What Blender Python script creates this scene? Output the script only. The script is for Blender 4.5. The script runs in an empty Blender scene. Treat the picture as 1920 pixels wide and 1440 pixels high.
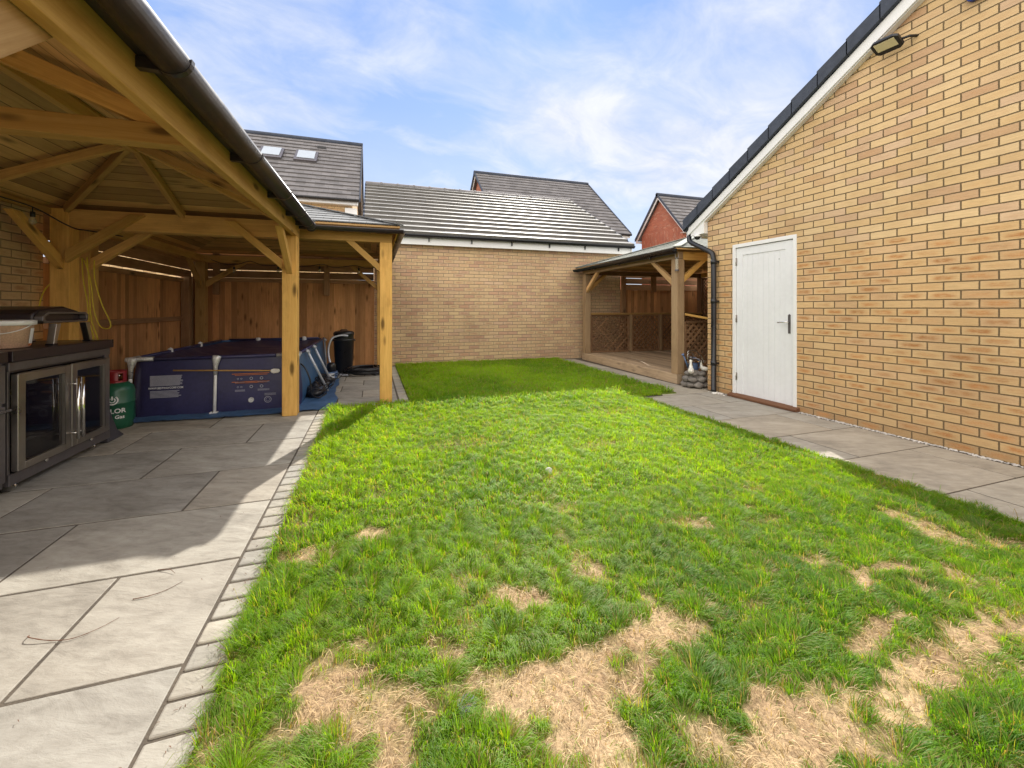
import bpy, math, random
import numpy as np
from mathutils import Vector as V
R = math.radians
random.seed(7)
sc = bpy.context.scene
col = sc.collection
# ---------------------------------------------------------------- camera
F, CX, HY, VPX, CH = 785.0, 960.0, 578.0, 698.0, 1.2
YAW = math.atan((CX - VPX) / F)
cam = bpy.data.objects.new('camera', bpy.data.cameras.new('camera'))
col.objects.link(cam)
cam.location = (0, 0, CH)
cam.rotation_euler = (R(90), 0, -YAW)
cam.data.sensor_width = 36
cam.data.lens = 36 * F / 1920
cam.data.shift_y = -(720 - HY) / 1920
cam.data.clip_start = .05
cam.data.clip_end = 2000
sc.camera = cam
# ---------------------------------------------------------------- light
SX, SY = .54, 1.31                      # horizontal run of the sun ray per metre of height (towards the sun)
EL = math.atan(1 / math.hypot(SX, SY))
AZ = math.atan2(SX, SY)                 # from +y towards +x
sun = bpy.data.objects.new('sun', bpy.data.lights.new('sun', 'SUN'))
col.objects.link(sun)
sun.rotation_euler = V((SX, SY, 1)).to_track_quat('Z', 'Y').to_euler()
sun.data.energy = 3.2
sun.data.angle = R(.5)
sun.data.color = (1, .95, .86)
w = bpy.data.worlds.new('World')
sc.world = w
w.use_nodes = True
wn = w.node_tree
wn.nodes.clear()
sc.view_settings.view_transform = 'Standard'
sc.view_settings.look = 'None'
sc.view_settings.gamma = 1
sc.view_settings.exposure = 1.2


class NB:
    """tiny node helper"""
    def __init__(s, nt): s.nt = nt
    def n(s, t, **kw):
        nd = s.nt.nodes.new(t)
        for k, v in kw.items(): setattr(nd, k, v)
        return nd
    def put(s, sock, v):
        if hasattr(v, 'is_output') or hasattr(v, 'links'): s.nt.links.new(v, sock)
        elif isinstance(v, tuple) and len(v) == 3 and sock.type == 'RGBA': sock.default_value = (*v, 1)
        else: sock.default_value = v
    def m(s, op, a, b=0.0, c=None, clamp=False):
        nd = s.n('ShaderNodeMath', operation=op, use_clamp=clamp)
        s.put(nd.inputs[0], a); s.put(nd.inputs[1], b)
        if c is not None: s.put(nd.inputs[2], c)
        return nd.outputs[0]
    def mix(s, f, a, b, mode='MIX'):
        nd = s.n('ShaderNodeMix', data_type='RGBA', blend_type=mode)
        s.put(nd.inputs[0], f); s.put(nd.inputs[6], a); s.put(nd.inputs[7], b)
        return nd.outputs[2]
    def xyz(s, x, y, z=0.0):
        nd = s.n('ShaderNodeCombineXYZ')
        s.put(nd.inputs[0], x); s.put(nd.inputs[1], y); s.put(nd.inputs[2], z)
        return nd.outputs[0]
    def sep(s, v):
        nd = s.n('ShaderNodeSeparateXYZ'); s.put(nd.inputs[0], v)
        return nd.outputs[0], nd.outputs[1], nd.outputs[2]
    def noise(s, vec, scale=1.0, detail=4.0, rough=.55, dist=0.0):
        nd = s.n('ShaderNodeTexNoise')
        s.put(nd.inputs['Vector'], vec); s.put(nd.inputs['Scale'], scale)
        s.put(nd.inputs['Detail'], detail); s.put(nd.inputs['Roughness'], rough); s.put(nd.inputs['Distortion'], dist)
        return nd.outputs['Fac']
    def white(s, vec):
        nd = s.n('ShaderNodeTexWhiteNoise', noise_dimensions='3D'); s.put(nd.inputs['Vector'], vec)
        return nd.outputs['Value'], nd.outputs['Color']
    def ramp(s, f, stops, interp='LINEAR'):
        nd = s.n('ShaderNodeValToRGB'); nd.color_ramp.interpolation = interp
        el = nd.color_ramp.elements
        while len(el) < len(stops): el.new(.5)
        for e, (p, c) in zip(el, stops):
            e.position = p; e.color = (*c, 1) if isinstance(c, tuple) else (c, c, c, 1)
        s.put(nd.inputs[0], f)
        return nd.outputs[0]
    def mr(s, v, a, b, c=0.0, d=1.0):
        nd = s.n('ShaderNodeMapRange'); nd.clamp = True
        for i, q in enumerate((v, a, b, c, d)): s.put(nd.inputs[i], q)
        return nd.outputs[0]


# sky: Nishita + procedural thin cloud
b = NB(wn)
sky = b.n('ShaderNodeTexSky', sky_type='NISHITA')
sky.sun_disc = False
sky.sun_elevation = EL
sky.sun_rotation = AZ
sky.air_density = 1.0; sky.dust_density = .3; sky.ozone_density = 2.0; sky.altitude = 0
tc = b.n('ShaderNodeTexCoord')
dx, dy, dz = b.sep(tc.outputs['Generated'])
den = b.m('ADD', b.m('MAXIMUM', dz, 0.0), .22)
cu, cv = b.m('DIVIDE', dx, den), b.m('DIVIDE', dy, den)
cvec = b.xyz(b.m('ADD', cu, b.m('MULTIPLY', cv, .25)), b.m('MULTIPLY', b.m('SUBTRACT', cv, b.m('MULTIPLY', cu, .25)), 1.35), 7.7)
n1 = b.noise(cvec, .95, 6, .48, .15)
n2 = b.noise(cvec, 3.2, 8, .62, .5)
cm = b.m('ADD', b.m('MULTIPLY', n1, .68), b.m('MULTIPLY', n2, .32))
mask = b.mr(cm, .42, .62)
hor = b.mr(dz, 0.0, .42, .8, 0.0)
mask = b.m('MAXIMUM', mask, hor)
hi = b.mr(dz, .05, .75)
blue = b.mix(.15, b.mix(hi, (2.0, 2.45, 3.25), (.72, 1.36, 3.1)), b.mix(1.0, sky.outputs[0], (.5, .62, .8), 'MULTIPLY'))
cc = b.mix(b.mr(n2, .3, .7), (2.6, 2.75, 3.1), (3.4, 3.45, 3.6))
fin = b.mix(b.m('MULTIPLY', mask, .93), blue, cc)
# bright unseen cloud added overhead and to the south to light the shade
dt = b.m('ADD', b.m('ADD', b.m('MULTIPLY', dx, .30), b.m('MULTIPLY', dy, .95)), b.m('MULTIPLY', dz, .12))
fill_cloud = b.m('MULTIPLY', b.mr(dt, .66, .05), b.mr(dz, -.05, .05))
fin = b.mix(fill_cloud, fin, (8.0, 7.6, 7.1))
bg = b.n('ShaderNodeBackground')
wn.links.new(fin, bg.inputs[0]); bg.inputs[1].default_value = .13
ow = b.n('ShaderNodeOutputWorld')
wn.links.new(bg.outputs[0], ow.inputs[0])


# ---------------------------------------------------------------- materials
def newmat(name):
    m = bpy.data.materials.new(name); m.use_nodes = True
    nt = m.node_tree; bs = nt.nodes['Principled BSDF']
    return m, NB(nt), bs


def finish(b, bs, colr, rough=.7, bump=None, bd=.002, metal=0.0, spec=.5):
    b.put(bs.inputs['Base Color'], colr); b.put(bs.inputs['Roughness'], rough)
    bs.inputs['Metallic'].default_value = metal
    bs.inputs['Specular IOR Level'].default_value = spec
    if bump is not None:
        nd = b.n('ShaderNodeBump'); nd.inputs['Distance'].default_value = bd; nd.inputs['Strength'].default_value = 1
        b.put(nd.inputs['Height'], bump); b.nt.links.new(nd.outputs[0], bs.inputs['Normal'])


def uvs(b):
    t = b.n('ShaderNodeTexCoord'); return b.sep(t.outputs['UV'])


def attr(b, name, out='Fac'):
    a = b.n('ShaderNodeAttribute'); a.attribute_name = name; return a.outputs[out]


def plain(name, c, rough=.5, metal=0.0, var=.12, bump=0.0, scale=25.0, spec=.5):
    m, b, bs = newmat(name)
    t = b.n('ShaderNodeTexCoord').outputs['Object']
    n = b.noise(t, scale, 5, .6)
    n0 = b.noise(t, scale * .12, 3, .6)
    f = b.m('ADD', b.m('MULTIPLY', n, .5), b.m('MULTIPLY', n0, .5))
    lo = tuple(q * (1 - var * 2) for q in c); hi = tuple(min(1, q * (1 + var * 2)) for q in c)
    cc = b.ramp(f, [(.25, lo), (.75, hi)])
    rr = b.mr(n0, .3, .7, max(.03, rough - .08), min(1, rough + .1))
    finish(b, bs, cc, rr, n if bump else None, bump, metal, spec)
    return m


def brick(name, A, B, C, smear, mortar, batch=None, hdr=1.0):
    """UV in metres: u along the wall, v up.  Stretcher bond 225 x 75 mm."""
    m, b, bs = newmat(name)
    u, v, _ = uvs(b)
    wob = b.noise(b.xyz(u, v, 0.0), 9.0, 3, .5)
    u = b.m('ADD', u, b.m('MULTIPLY', b.m('SUBTRACT', wob, .5), .006))
    v = b.m('ADD', v, b.m('MULTIPLY', b.m('SUBTRACT', b.noise(b.xyz(v, u, 4.0), 7.0, 3, .5), .5), .006))
    rv = b.m('DIVIDE', v, .075)
    row = b.m('FLOOR', rv); fv = b.m('FRACT', rv)
    ru = b.m('ADD', b.m('DIVIDE', u, .225), b.m('MULTIPLY', b.m('FLOORED_MODULO', row, 2.0), .5))
    cl = b.m('FLOOR', ru); fu = b.m('FRACT', ru)
    r1, rc = b.white(b.xyz(cl, row, 1.7))
    r2, _c = b.white(b.xyz(row, cl, 9.1))
    # distance to the edge of the brick in metres
    eu = b.m('MULTIPLY', b.m('SUBTRACT', .5, b.m('ABSOLUTE', b.m('SUBTRACT', fu, .5))), .225)
    ev = b.m('MULTIPLY', b.m('SUBTRACT', .5, b.m('ABSOLUTE', b.m('SUBTRACT', fv, .5))), .075)
    ed = b.m('MINIMUM', eu, ev)
    fine = b.noise(b.xyz(u, v, 2.0), 90.0, 4, .65)
    mm = b.mr(b.m('ADD', ed, b.m('MULTIPLY', b.m('SUBTRACT', fine, .5), .004)), .0036, .0062)
    base = b.ramp(r1, [(0, C), (.2, A), (.5, B), (.72, A), (.86, tuple(.5 * x + .5 * y for x, y in zip(B, (.58, .38, .28)))), (1, C)])
    med = b.noise(b.xyz(b.m('MULTIPLY', u, 1.0), b.m('MULTIPLY', v, 3.0), r2), 16.0, 4, .6)
    core = b.m('MULTIPLY', b.mr(eu, .012, .07), b.mr(ev, .010, .028))
    core = b.m('MULTIPLY', core, b.mr(med, .30, .58, .25, 1.0))
    sm = b.m('MULTIPLY', core, b.mr(r2, .05, .85, .0, .9))
    smear = b.mix(r1, smear, tuple(q * .72 for q in smear))
    if batch is not None:                                # another batch of bricks below this height
        lowm = b.m('LESS_THAN', row, float(batch))
        base = b.mix(b.m('MULTIPLY', lowm, .5), base, (.62, .38, .17))
        sm = b.m('MULTIPLY', sm, b.m('ADD', b.m('MULTIPLY', lowm, .85), .25))
        gr = b.mr(b.m('ADD', v, b.m('MULTIPLY', b.noise(b.xyz(u, v, 3.0), 2.5, 4, .6), .35)), .25, .75, .55, 0.0)
        base = b.mix(b.m('MULTIPLY', gr, .6), base, (.34, .23, .10))
        dp = b.m('MULTIPLY', b.m('LESS_THAN', row, 1.0), .55)
        base = b.mix(dp, base, (.28, .17, .08))
    cc = b.mix(sm, base, smear)
    stk = b.noise(b.xyz(b.m('MULTIPLY', u, .8), b.m('MULTIPLY', v, 9.0), r2), 14.0, 4, .65)
    cc = b.mix(1.0, cc, b.ramp(stk, [(.3, .86), (.7, 1.10)]), 'MULTIPLY')
    cc = b.mix(b.mr(fine, .3, .75, .0, .22), cc, (.75, .6, .38))
    big = b.noise(b.xyz(u, v, 7.0), .9, 4, .6)
    cc = b.mix(1.0, cc, b.ramp(big, [(.3, .84), (.7, 1.08)]), 'MULTIPLY')
    mc = b.mix(fine, tuple(q * .75 for q in mortar), mortar)
    cc = b.mix(mm, mc, cc)
    hgt = b.m('ADD', b.m('MULTIPLY', mm, 1.0), b.m('MULTIPLY', fine, .22))
    finish(b, bs, cc, .88, hgt, .006, spec=.25)
    return m


def wood(name, A, B, plank=None, knots=1.0, groove=True, spec=.25):
    """UV in metres: u along the grain; plank = board width across (v)."""
    m, b, bs = newmat(name)
    u, v, _ = uvs(b)
    rn = attr(b, 'rnd')
    off = b.m('MULTIPLY', rn, 57.0)
    gm = 1.0
    if plank:
        q = b.m('DIVIDE', v, plank)
        pi = b.m('FLOOR', q); fq = b.m('FRACT', q)
        r, _c = b.white(b.xyz(pi, b.m('FLOOR', off), 2.0))
        off = b.m('ADD', off, b.m('MULTIPLY', r, 31.0))
        e = b.m('MULTIPLY', b.m('SUBTRACT', .5, b.m('ABSOLUTE', b.m('SUBTRACT', fq, .5))), plank)
        gm = b.mr(e, .0012, .004)
    else:
        r, _c = b.white(b.xyz(off, 3.0, 2.0))
    g = b.noise(b.xyz(b.m('ADD', b.m('MULTIPLY', u, .9), off), b.m('MULTIPLY', v, 16.0), off), 2.2, 6, .62, 1.2)
    g2 = b.noise(b.xyz(b.m('ADD', b.m('MULTIPLY', u, 2.0), off), b.m('MULTIPLY', v, 90.0), off), 2.0, 4, .6, .4)
    vo = b.n('ShaderNodeTexVoronoi'); vo.inputs['Scale'].default_value = 1.0
    b.put(vo.inputs['Vector'], b.xyz(b.m('ADD', b.m('MULTIPLY', u, 2.4), off), b.m('MULTIPLY', v, 8.0), off))
    kn = b.mr(vo.outputs['Distance'], .06, .24, 1.0, 0.0)
    kr, _k = b.white(vo.outputs['Position'])
    kn = b.m('MINIMUM', b.m('MULTIPLY', b.m('MULTIPLY', kn, b.m('GREATER_THAN', kr, .38)), knots), 1.0)
    f = b.m('ADD', b.m('MULTIPLY', g, .65), b.m('MULTIPLY', g2, .35))
    cc = b.ramp(f, [(.28, B), (.62, A)])
    cc = b.mix(1.0, cc, b.ramp(r, [(0, .62), (1, 1.25)]), 'MULTIPLY')
    wth = b.noise(b.xyz(b.m('ADD', b.m('MULTIPLY', u, 1.6), off), b.m('MULTIPLY', v, 3.0), off), 1.5, 5, .65)
    cc = b.mix(b.mr(wth, .5, .75, 0.0, .45), cc, tuple(q * .55 for q in B))
    cc = b.mix(b.m('MULTIPLY', kn, .9), cc, tuple(q * .25 for q in B))
    hgt = b.m('MULTIPLY', g2, .25)
    if plank:
        cc = b.mix(gm, tuple(q * .22 for q in B), cc)
        hgt = b.m('ADD', hgt, b.m('MULTIPLY', gm, 1.0))
    finish(b, bs, cc, b.mr(g2, .3, .7, .62, .85), hgt, .0035 if plank else .0012, spec=spec)
    return m


def tiles(name, c, tw=.33, gauge=.31, rough=.5, joint=.5, spec=.5, bmp=.3):
    m, b, bs = newmat(name)
    u, v, _ = uvs(b)
    row = b.m('FLOOR', b.m('DIVIDE', b.m('ADD', v, .0005), gauge))
    q = b.m('ADD', b.m('DIVIDE', u, tw), b.m('MULTIPLY', b.m('FLOORED_MODULO', row, 2.0), .5))
    r, _c = b.white(b.xyz(b.m('FLOOR', q), row, 5.0))
    fq = b.m('FRACT', q)
    e = b.m('MULTIPLY', b.m('SUBTRACT', .5, b.m('ABSOLUTE', b.m('SUBTRACT', fq, .5))), tw)
    gm = b.mr(e, .001, .006)
    n = b.noise(b.xyz(u, v, 1.0), 30.0, 5, .65)
    n0 = b.noise(b.xyz(u, v, 3.0), 1.6, 4, .6)
    cc = b.mix(n, tuple(x * .8 for x in c), tuple(x * 1.2 for x in c))
    cc = b.mix(1.0, cc, b.ramp(r, [(0, .78), (1, 1.2)]), 'MULTIPLY')
    cc = b.mix(b.mr(n0, .45, .75, 0.0, .3), cc, tuple(x * 1.7 + .02 for x in c))
    cc = b.mix(b.m('MULTIPLY', b.m('SUBTRACT', 1.0, gm), joint), cc, (.012, .012, .012))
    finish(b, bs, cc, b.mr(n, .3, .7, rough - .06, rough + .12), b.m('ADD', gm, b.m('MULTIPLY', n, bmp)), .003, spec=spec)
    return m


def stone(name, A, B, C, rough=.75):
    m, b, bs = newmat(name)
    t = b.n('ShaderNodeTexCoord').outputs['Object']
    rn = attr(b, 'rnd')
    x, y, z = b.sep(t)
    o = b.m('MULTIPLY', rn, 40.0)
    sv = b.xyz(b.m('ADD', x, o), b.m('MULTIPLY', b.m('ADD', y, b.m('MULTIPLY', x, .35)), 2.1), b.m('ADD', z, o))
    n = b.noise(sv, 1.6, 8, .62, .9)
    n2 = b.noise(sv, 9.0, 6, .66, .5)
    n3 = b.noise(t, 160.0, 3, .6)
    rv_ = b.noise(b.xyz(b.m('ADD', b.m('MULTIPLY', x, 2.2), o), b.m('ADD', b.m('MULTIPLY', y, 9.0), b.m('MULTIPLY', x, 4.0)), o), 2.6, 7, .68, .8)
    f = b.m('ADD', b.m('ADD', b.m('MULTIPLY', n, .46), b.m('MULTIPLY', n2, .38)), b.m('MULTIPLY', rv_, .16))
    cc = b.ramp(f, [(.36, A), (.5, B), (.64, C)])
    cc = b.mix(1.0, cc, b.ramp(rn, [(0, (.70, .73, .78)), (.3, (1.02, .98, .93)), (.55, (.82, .83, .85)), (.8, (1.12, 1.1, 1.06)), (1, (.95, .90, .84))]), 'MULTIPLY')
    st = b.noise(b.xyz(x, y, 5.0), 2.3, 6, .7)
    cc = b.mix(b.mr(st, .50, .72, 0.0, .5), cc, tuple(q * .6 for q in A))
    spk = b.mr(b.noise(t, 55.0, 2, .5), .70, .76, 0.0, .35)
    cc = b.mix(spk, cc, tuple(q * .45 for q in A))
    cc = b.mix(b.m('MULTIPLY', n3, .2), cc, tuple(q * .8 for q in B))
    hh = b.m('ADD', b.m('ADD', b.m('ADD', n, b.m('MULTIPLY', rv_, .18)), b.m('MULTIPLY', n2, .35)), b.m('MULTIPLY', n3, .06))
    finish(b, bs, cc, rough, hh, .009, spec=.3)
    return m


M = {}
M['brick_buff'] = brick('buff_brick', (.66, .45, .22), (.72, .52, .29), (.52, .32, .18), (.52, .22, .065), (.20, .14, .075), batch=25)
M['brick_back'] = brick('buff_brick_back', (.62, .44, .25), (.55, .38, .23), (.48, .28, .19), (.47, .25, .15), (.28, .22, .15))
M['brick_red'] = brick('red_brick', (.40, .10, .06), (.46, .13, .08), (.34, .08, .06), (.30, .07, .05), (.30, .18, .13))
M['brick_peach'] = brick('peach_brick', (.62, .36, .22), (.66, .40, .25), (.58, .32, .20), (.5, .3, .2), (.5, .34, .22))
M['wood'] = wood('treated_pine', (.64, .39, .14), (.45, .24, .075))
M['wood_post'] = wood('treated_pine_post', (.66, .40, .12), (.48, .25, .06), knots=1.3)
M['wood_dark'] = wood('brown_shaded_pine', (.30, .17, .09), (.18, .10, .05))  # lattice's own brown, also painting shade into gazebo C's inner posts and beam
M['wood_light'] = wood('pale_pine', (.62, .40, .19), (.46, .26, .10))
M['wood_deck'] = wood('deck_board', (.46, .34, .22), (.27, .19, .12), knots=.5)
M['wood_grey'] = wood('weathered_pine', (.44, .30, .17), (.28, .18, .10))
M['planks'] = wood('roof_boarding', (.66, .42, .18), (.47, .27, .10), plank=.115, knots=.8)
M['fence'] = wood('fence_board', (.64, .33, .14), (.42, .19, .07), knots=1.0)
M['fence_slat'] = wood('fence_slat', (.40, .23, .12), (.24, .13, .06), knots=1.0)
M['tile'] = tiles('grey_roof_tile', (.165, .155, .155), rough=.7, spec=.3)
M['tile_lit'] = tiles('pale_grey_roof_tile', (.17, .162, .15), rough=.55, joint=.6, spec=.4, bmp=.08)
M['tile_blue'] = plain('verge_cap_grey', (.06, .07, .095), .75, var=.2, bump=.001, scale=14, spec=.25)
M['shingle'] = tiles('felt_shingle', (.14, .145, .15), tw=.2, gauge=.14, rough=.85, joint=.8)
M['shingle_green'] = tiles('mineral_felt_shingle', (.27, .28, .25), tw=.25, gauge=.14, rough=.85, joint=.5)
M['white'] = plain('white_upvc', (.80, .80, .80), .35, var=.03)
M['white_door'] = plain('white_door_paint', (.78, .79, .81), .38, var=.03, bump=.0002)
M['black'] = plain('black_plastic', (.012, .012, .015), .35, var=.2)
M['gutter'] = plain('brown_black_gutter', (.022, .017, .018), .38, var=.35, bump=.0006, scale=40)
M['gutter_black'] = plain('black_gutter', (.012, .013, .017), .3, var=.2)
M['steel'] = plain('brushed_steel', (.40, .37, .34), .34, metal=1.0, var=.06)
M['steel_dark'] = plain('dark_steel', (.16, .145, .15), .42, metal=.7, var=.1)
M['counter'] = plain('dark_counter', (.022, .014, .018), .35, var=.2)
M['chrome'] = plain('chrome', (.75, .74, .72), .14, metal=1.0, var=.03)
M['stone'] = stone('sandstone', (.205, .185, .155), (.34, .315, .27), (.45, .425, .37))
M['stone_path'] = stone('sandstone_path', (.26, .238, .20), (.38, .35, .295), (.48, .45, .39))
M['joint'] = plain('joint_sand', (.085, .068, .05), .95, var=.3, bump=.003, scale=90)
M['ground'] = plain('ground_earth', (.16, .14, .10), .95, var=.3, bump=.01, scale=6)
M['tarp'] = plain('blue_tarpaulin', (.05, .11, .22), .5, var=.3, bump=.002, scale=18)
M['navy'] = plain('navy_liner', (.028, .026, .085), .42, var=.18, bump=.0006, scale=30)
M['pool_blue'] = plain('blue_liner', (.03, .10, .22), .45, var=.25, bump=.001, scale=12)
M['pole_white'] = plain('white_pool_pole', (.72, .72, .72), .4, var=.08)
M['pole_grey'] = plain('grey_pool_pole', (.45, .47, .52), .35, metal=.3, var=.1)
M['foil'] = plain('crinkled_foil', (.62, .60, .58), .35, metal=.4, var=.35, bump=.004, scale=70)
M['print'] = plain('pale_print', (.38, .38, .45), .6, var=.1)
M['print_white'] = plain('white_print', (.8, .8, .8), .6, var=.02)
M['orange'] = plain('orange_print', (.55, .16, .05), .6, var=.1)
M['gas_green'] = plain('gas_bottle_green', (.015, .10, .055), .35, var=.12, scale=12)
M['gas_red'] = plain('gas_collar_red', (.24, .012, .016), .4, var=.1)
M['yellow'] = plain('yellow_cable', (.62, .50, .03), .5, var=.1)
M['plastic_clear'] = plain('translucent_tub', (.42, .27, .18), .4, var=.25, scale=110)
M['label_white'] = plain('label_paper', (.75, .76, .78), .6, var=.03)
M['blue'] = plain('blue_plastic', (.02, .05, .32), .4, var=.1)
M['bluegrey'] = plain('blue_grey_plastic', (.10, .16, .30), .4, var=.1)
M['rock'] = plain('fountain_rock', (.20, .18, .16), .8, var=.35, bump=.006, scale=22)
M['duck'] = plain('duck_white', (.78, .76, .70), .5, var=.06)
M['beak'] = plain('duck_beak', (.7, .33, .05), .5)
M['pebble'] = plain('white_pebble', (.52, .49, .45), .8, var=.35, scale=9)
M['brownsill'] = wood('brown_sill', (.24, .115, .06), (.15, .065, .035), knots=0)
M['twig'] = plain('dead_twig', (.14, .07, .04), .9, var=.3)
M['ball'] = plain('pale_ball', (.40, .41, .33), .7, var=.25, scale=40)
M['rubber'] = plain('dark_rubber', (.045, .042, .05), .6, var=.15)
M['cap_grey'] = plain('cap_grey', (.10, .11, .14), .7, var=.3)
M['diffuser'] = plain('lamp_diffuser', (.72, .66, .42), .4, var=.05)
M['skylight'] = plain('skylight_glass', (.42, .46, .5), .08, var=.05)


def glassmat(name, tint, rough=.03):
    m, b, bs = newmat(name)
    bs.inputs['Base Color'].default_value = (*tint, 1)
    bs.inputs['Roughness'].default_value = rough
    bs.inputs['Specular IOR Level'].default_value = .8
    bs.inputs['Alpha'].default_value = .62 if 'fridge' in name else .45
    return m


M['fridge_glass'] = glassmat('smoked_fridge_glass', (.008, .006, .008))
M['bulb'] = glassmat('bulb_glass', (.5, .45, .35))


def leafmat(name, gain=1.0, trans=.5, gloss=.5):
    m, b, bs = newmat(name)
    nt = m.node_tree
    c = attr(b, 'Col', 'Color')
    df = b.n('ShaderNodeBsdfDiffuse'); b.put(df.inputs[0], c)
    tl = b.n('ShaderNodeBsdfTranslucent')
    b.put(tl.inputs[0], b.mix(1.0, c, (1.85, 1.7, .4), 'MULTIPLY'))
    gl = b.n('ShaderNodeBsdfGlossy'); gl.inputs['Roughness'].default_value = gloss
    gl.inputs[0].default_value = (.9, .95, .85, 1)
    mx = b.n('ShaderNodeMixShader'); mx.inputs[0].default_value = trans
    nt.links.new(df.outputs[0], mx.inputs[1]); nt.links.new(tl.outputs[0], mx.inputs[2])
    mx2 = b.n('ShaderNodeMixShader'); mx2.inputs[0].default_value = .02
    nt.links.new(mx.outputs[0], mx2.inputs[1]); nt.links.new(gl.outputs[0], mx2.inputs[2])
    nt.nodes.remove(bs)
    nt.links.new(mx2.outputs[0], nt.nodes['Material Output'].inputs[0])
    return m


M['grass'] = leafmat('grass_blades', trans=.6)
M['straw'] = leafmat('dry_straw', trans=.15)
m_, b_, s_ = newmat('lawn_soil')
t_ = b_.n('ShaderNodeTexCoord').outputs['Object']
n_ = b_.noise(t_, 70.0, 6, .7); nn_ = b_.noise(t_, 14.0, 4, .6)
c_ = b_.mix(1.0, attr(b_, 'Col', 'Color'), b_.ramp(n_, [(.3, .4), (.55, 1.0), (.7, 1.35)]), 'MULTIPLY')
finish(b_, s_, c_, .95, b_.m('ADD', n_, nn_), .008, spec=.15)
M['soil'] = m_

# ---------------------------------------------------------------- object helpers
ORG = {}


def org(o):
    while o is not None and o.parent is not None: o = o.parent
    return ORG.get(o.name, V((0, 0, 0))) if o is not None else V((0, 0, 0))


def tag(o, label=None, cat=None, group=None, kind=None):
    if label: o['label'] = label
    if cat: o['category'] = cat
    if group: o['group'] = group
    if kind: o['kind'] = kind
    return o


def thing(name, label, cat, loc, rz=0, group=None):
    o = bpy.data.objects.new(name, None); col.objects.link(o)
    o.location = loc; o.rotation_euler = (0, 0, rz); o.empty_display_size = .2
    ORG[o.name] = V(loc)
    return tag(o, label, cat, group)


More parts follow.
